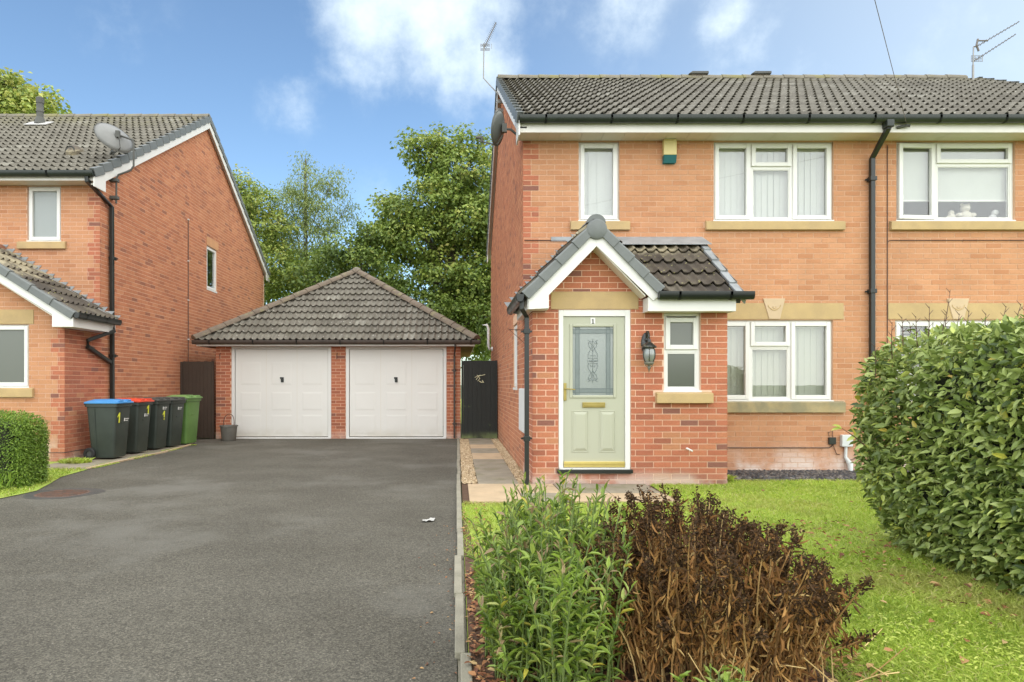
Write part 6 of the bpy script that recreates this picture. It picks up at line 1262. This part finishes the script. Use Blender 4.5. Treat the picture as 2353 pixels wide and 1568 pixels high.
# a few broken pale stems
b = MB()
for i in range(26):
    x, y = rng.uniform(.85, 1.75), rng.uniform(2.45, 2.8); a = rng.normal(1.4, .6); L = rng.uniform(.10, .26); b.tube([(x, y, .03 + rng.random() * .15), (x + math.cos(a) * L, y + rng.normal(0, .05), .05 + abs(math.sin(a)) * L)], [.0028, .002], 4, tone=rng.uniform(.5, 1))
tag(b.build('broken_stems', m_drystem, None, kind='stuff'), 'pale broken dry stems lying in front of the withered shrub', 'dead stems')
# ------------------------------------------------------------------ trees
def tree(name, label, base, trunk_top, r0, blobs, n, L, m, group=None, clump=.42, dens=26, wd=.62, droop=.3, limbs=True, tone0=.5, seed=0, up=0.):
    g_ = np.random.default_rng(seed + 100); t = thing(name, label, 'tree', base, group); base = Vector(base); tt = Vector(trunk_top)
    tr = MB(); mid = base.lerp(tt, .5) + Vector((.15, 0, 0)); tr.tube([base - Vector((0, 0, .2)), base.lerp(mid, .4), mid, tt], [r0 * 1.25, r0, r0 * .8, r0 * .45], 10); tr.build('trunk', m_bark, t, smooth=True)
    vol = np.array([b_[3] * b_[4] * b_[5] for b_ in blobs]) ** (.75); vol /= vol.sum(); PP, TT, NN = [], [], []
    for (x, y, z, rx, ry, rz_), v in zip(blobs, vol):
        c = Vector((x, y, z))
        if limbs:
            s = min(max((z - base.z) / max(tt.z - base.z, .1) - .25, .25), .98); p0 = base.lerp(tt, s); pm = p0.lerp(c, .5) + Vector((0, 0, .25)); li = MB(); li.tube([p0, pm, c], [r0 * .34, r0 * .22, r0 * .06], 7)
            for _ in range(5):
                d = Vector(g_.normal(0, 1, 3)).normalized(); e = c + Vector((d.x * rx * .8, d.y * ry * .8, abs(d.z) * rz_ * .8)); li.tube([pm.lerp(c, .6), c.lerp(e, .5), e], [r0 * .09, r0 * .06, .008], 5)
            li.build('limb', m_bark, t, smooth=True)
        k = max(int(n * v / dens), 3); d = unit(g_.normal(0, 1, (k, 3))); rad = g_.uniform(.45, 1.0, (k, 1)) ** .6; cc = np.array([x, y, z]) + d * rad * np.array([rx, ry, rz_]); ct = g_.normal(tone0, .17, k) + .10 * d[:, 2]
        for j in range(k):
            q = g_.normal(0, 1, (dens, 3)); q = q / (1 + .35 * np.linalg.norm(q, axis=1, keepdims=True)); cs_ = clump * g_.uniform(.65, 1.3)
            PP.append(cc[j] + q * np.array([cs_, cs_, cs_ * .55])); TT.append(np.clip(ct[j] + g_.normal(0, .12, dens), 0, 1)); NN.append(np.tile(d[j], (dens, 1)))
    P = np.concatenate(PP); T_ = np.concatenate(TT); d = np.concatenate(NN); n = len(P); a = g_.uniform(0, 6.28, n)
    D = unit(np.stack([np.cos(a), np.sin(a), g_.uniform(-1, .3, n) - droop + up], 1) + d * .5); Nn = unit(d * .5 + g_.normal(0, .45, (n, 3)) + np.array([0, 0, .8])); l = g_.uniform(*L, n)
    V, Fc, tq = leaf_arrays(P, D, Nn, l, l * wd * g_.uniform(.8, 1.2, n), T_, LEAF4_V, LEAF4_F); tri_mesh('crown', V, Fc, tq, m, t); return t
def BX(px, py, d, rpx, rpy, rd): return (WX(px, d), d, WZ(py, d), rpx * d / F, rd, rpy * d / F)
d = 24.0
sy = [BX(1045, 400, d, 65, 60, 1.5), BX(985, 360, d, 45, 45, 1.1), BX(950, 335, d, 22, 30, .6), BX(1005, 320, d, 22, 26, .6), BX(1057, 325, d, 22, 30, .6), BX(1105, 335, d, 22, 26, .6), BX(1110, 420, d, 50, 70, 1.4), BX(1000, 470, d, 75, 50, 1.8), BX(920, 500, d, 60, 40, 1.4), BX(905, 480, d, 40, 30, 1.0),
      BX(960, 560, d, 80, 45, 1.8), BX(1070, 520, d, 75, 60, 2.0), BX(880, 560, d, 60, 40, 1.3), BX(1010, 640, d, 70, 50, 1.8), BX(1090, 640, d, 60, 70, 1.8), BX(1150, 500, d, 80, 90, 2.0), BX(1090, 760, d, 60, 60, 1.7), BX(1060, 700, d, 60, 50, 1.5), BX(1160, 650, d, 70, 70, 1.8)]
tree('sycamore_tree', 'tall dense sycamore tree with yellowing leaves behind the garage, beside the right house', (WX(1040, d), d, 0), (WX(1035, d), d, 8.5), .24, sy, 46000, (.10, .19), m_tree, clump=.36, dens=30, seed=1)
d = 25.0
bi = [BX(700, 375, d, 14, 34, .4), BX(705, 430, d, 42, 45, .9), BX(765, 420, d, 28, 34, .6), BX(670, 480, d, 45, 45, 1.0), BX(740, 500, d, 55, 45, 1.1), BX(700, 560, d, 65, 50, 1.3), BX(640, 540, d, 30, 40, .7), BX(800, 480, d, 20, 30, .4), BX(720, 620, d, 50, 30, 1.2)]
tree('silver_birch_tree', 'slender pale green birch tree with airy crown behind the garage', (WX(690, d), d, 0), (WX(702, d), d, WZ(365, d)), .07, bi, 13000, (.08, .14), m_birch, clump=.34, dens=22, wd=.34, seed=2, droop=.9)
d = 23.5
le = [BX(560, 440, d, 34, 30, .8), BX(590, 470, d, 45, 40, 1.0), BX(580, 540, d, 60, 45, 1.3), BX(620, 600, d, 55, 45, 1.3), BX(640, 520, d, 35, 30, .8), BX(600, 660, d, 50, 40, 1.2), BX(530, 480, d, 40, 60, 1.3), BX(545, 415, d, 22, 20, .5), BX(650, 650, d, 40, 30, 1.0)]
tree('hawthorn_tree', 'loose green tree rising just behind the back edge of the left house', (WX(590, d), d, 0), (WX(585, d), d, 7.0), .14, le, 14000, (.08, .15), m_tree, clump=.30, dens=22, seed=3, tone0=.58)
d = 22.8
lo = [BX(800, 570, d, 60, 30, 1.0), BX(850, 600, d, 50, 26, .9), BX(760, 600, d, 55, 30, 1.0), BX(700, 640, d, 55, 30, 1.0), BX(910, 640, d, 40, 26, .9), BX(845, 540, d, 40, 25, .8), BX(870, 680, d, 80, 30, 1.2), BX(1000, 720, d, 60, 50, 1.2), BX(1110, 740, d, 50, 60, 1.2)]
tree('elder_tree', 'low dark green tree directly behind the garage roof peak', (WX(820, d), d, 0), (WX(825, d), d, 4.8), .12, lo, 13000, (.09, .16), m_tree, clump=.32, dens=24, seed=4, tone0=.30)
d = 34.0
far = [BX(60 + i * 95, 600 + 40 * math.sin(i * 1.7) + (40 if 3 < i < 8 else 0), d + (i % 3) * 1.5, 70, 60, 2.2) for i in range(5, 13)] + [BX(560 + i * 80, 760, d, 70, 90, 2.0) for i in range(8)]
tree('ash_tree', 'distant band of darker tree crown glimpsed between the nearer trees', (WX(830, d), d, 0), (WX(830, d), d, 7), .2, far, 9000, (.22, .36), m_tree, clump=.6, dens=22, seed=6, tone0=.25, limbs=False)
d = 29.0
fl = [BX(20, 215, d, 45, 45, 1.6), BX(75, 225, d, 40, 30, 1.4), BX(110, 245, d, 28, 26, 1.0), BX(30, 280, d, 80, 60, 2.0), BX(10, 180, d, 20, 22, .8), BX(-60, 230, d, 70, 70, 2.0), BX(95, 290, d, 60, 50, 1.6)]
tree('maple_tree', 'yellow-green tree top rising behind the roof ridge of the left house', (WX(20, d), d, 0), (WX(20, d), d, 11.5), .25, fl, 7500, (.16, .28), m_tree, clump=.45, dens=24, seed=5, tone0=.68)
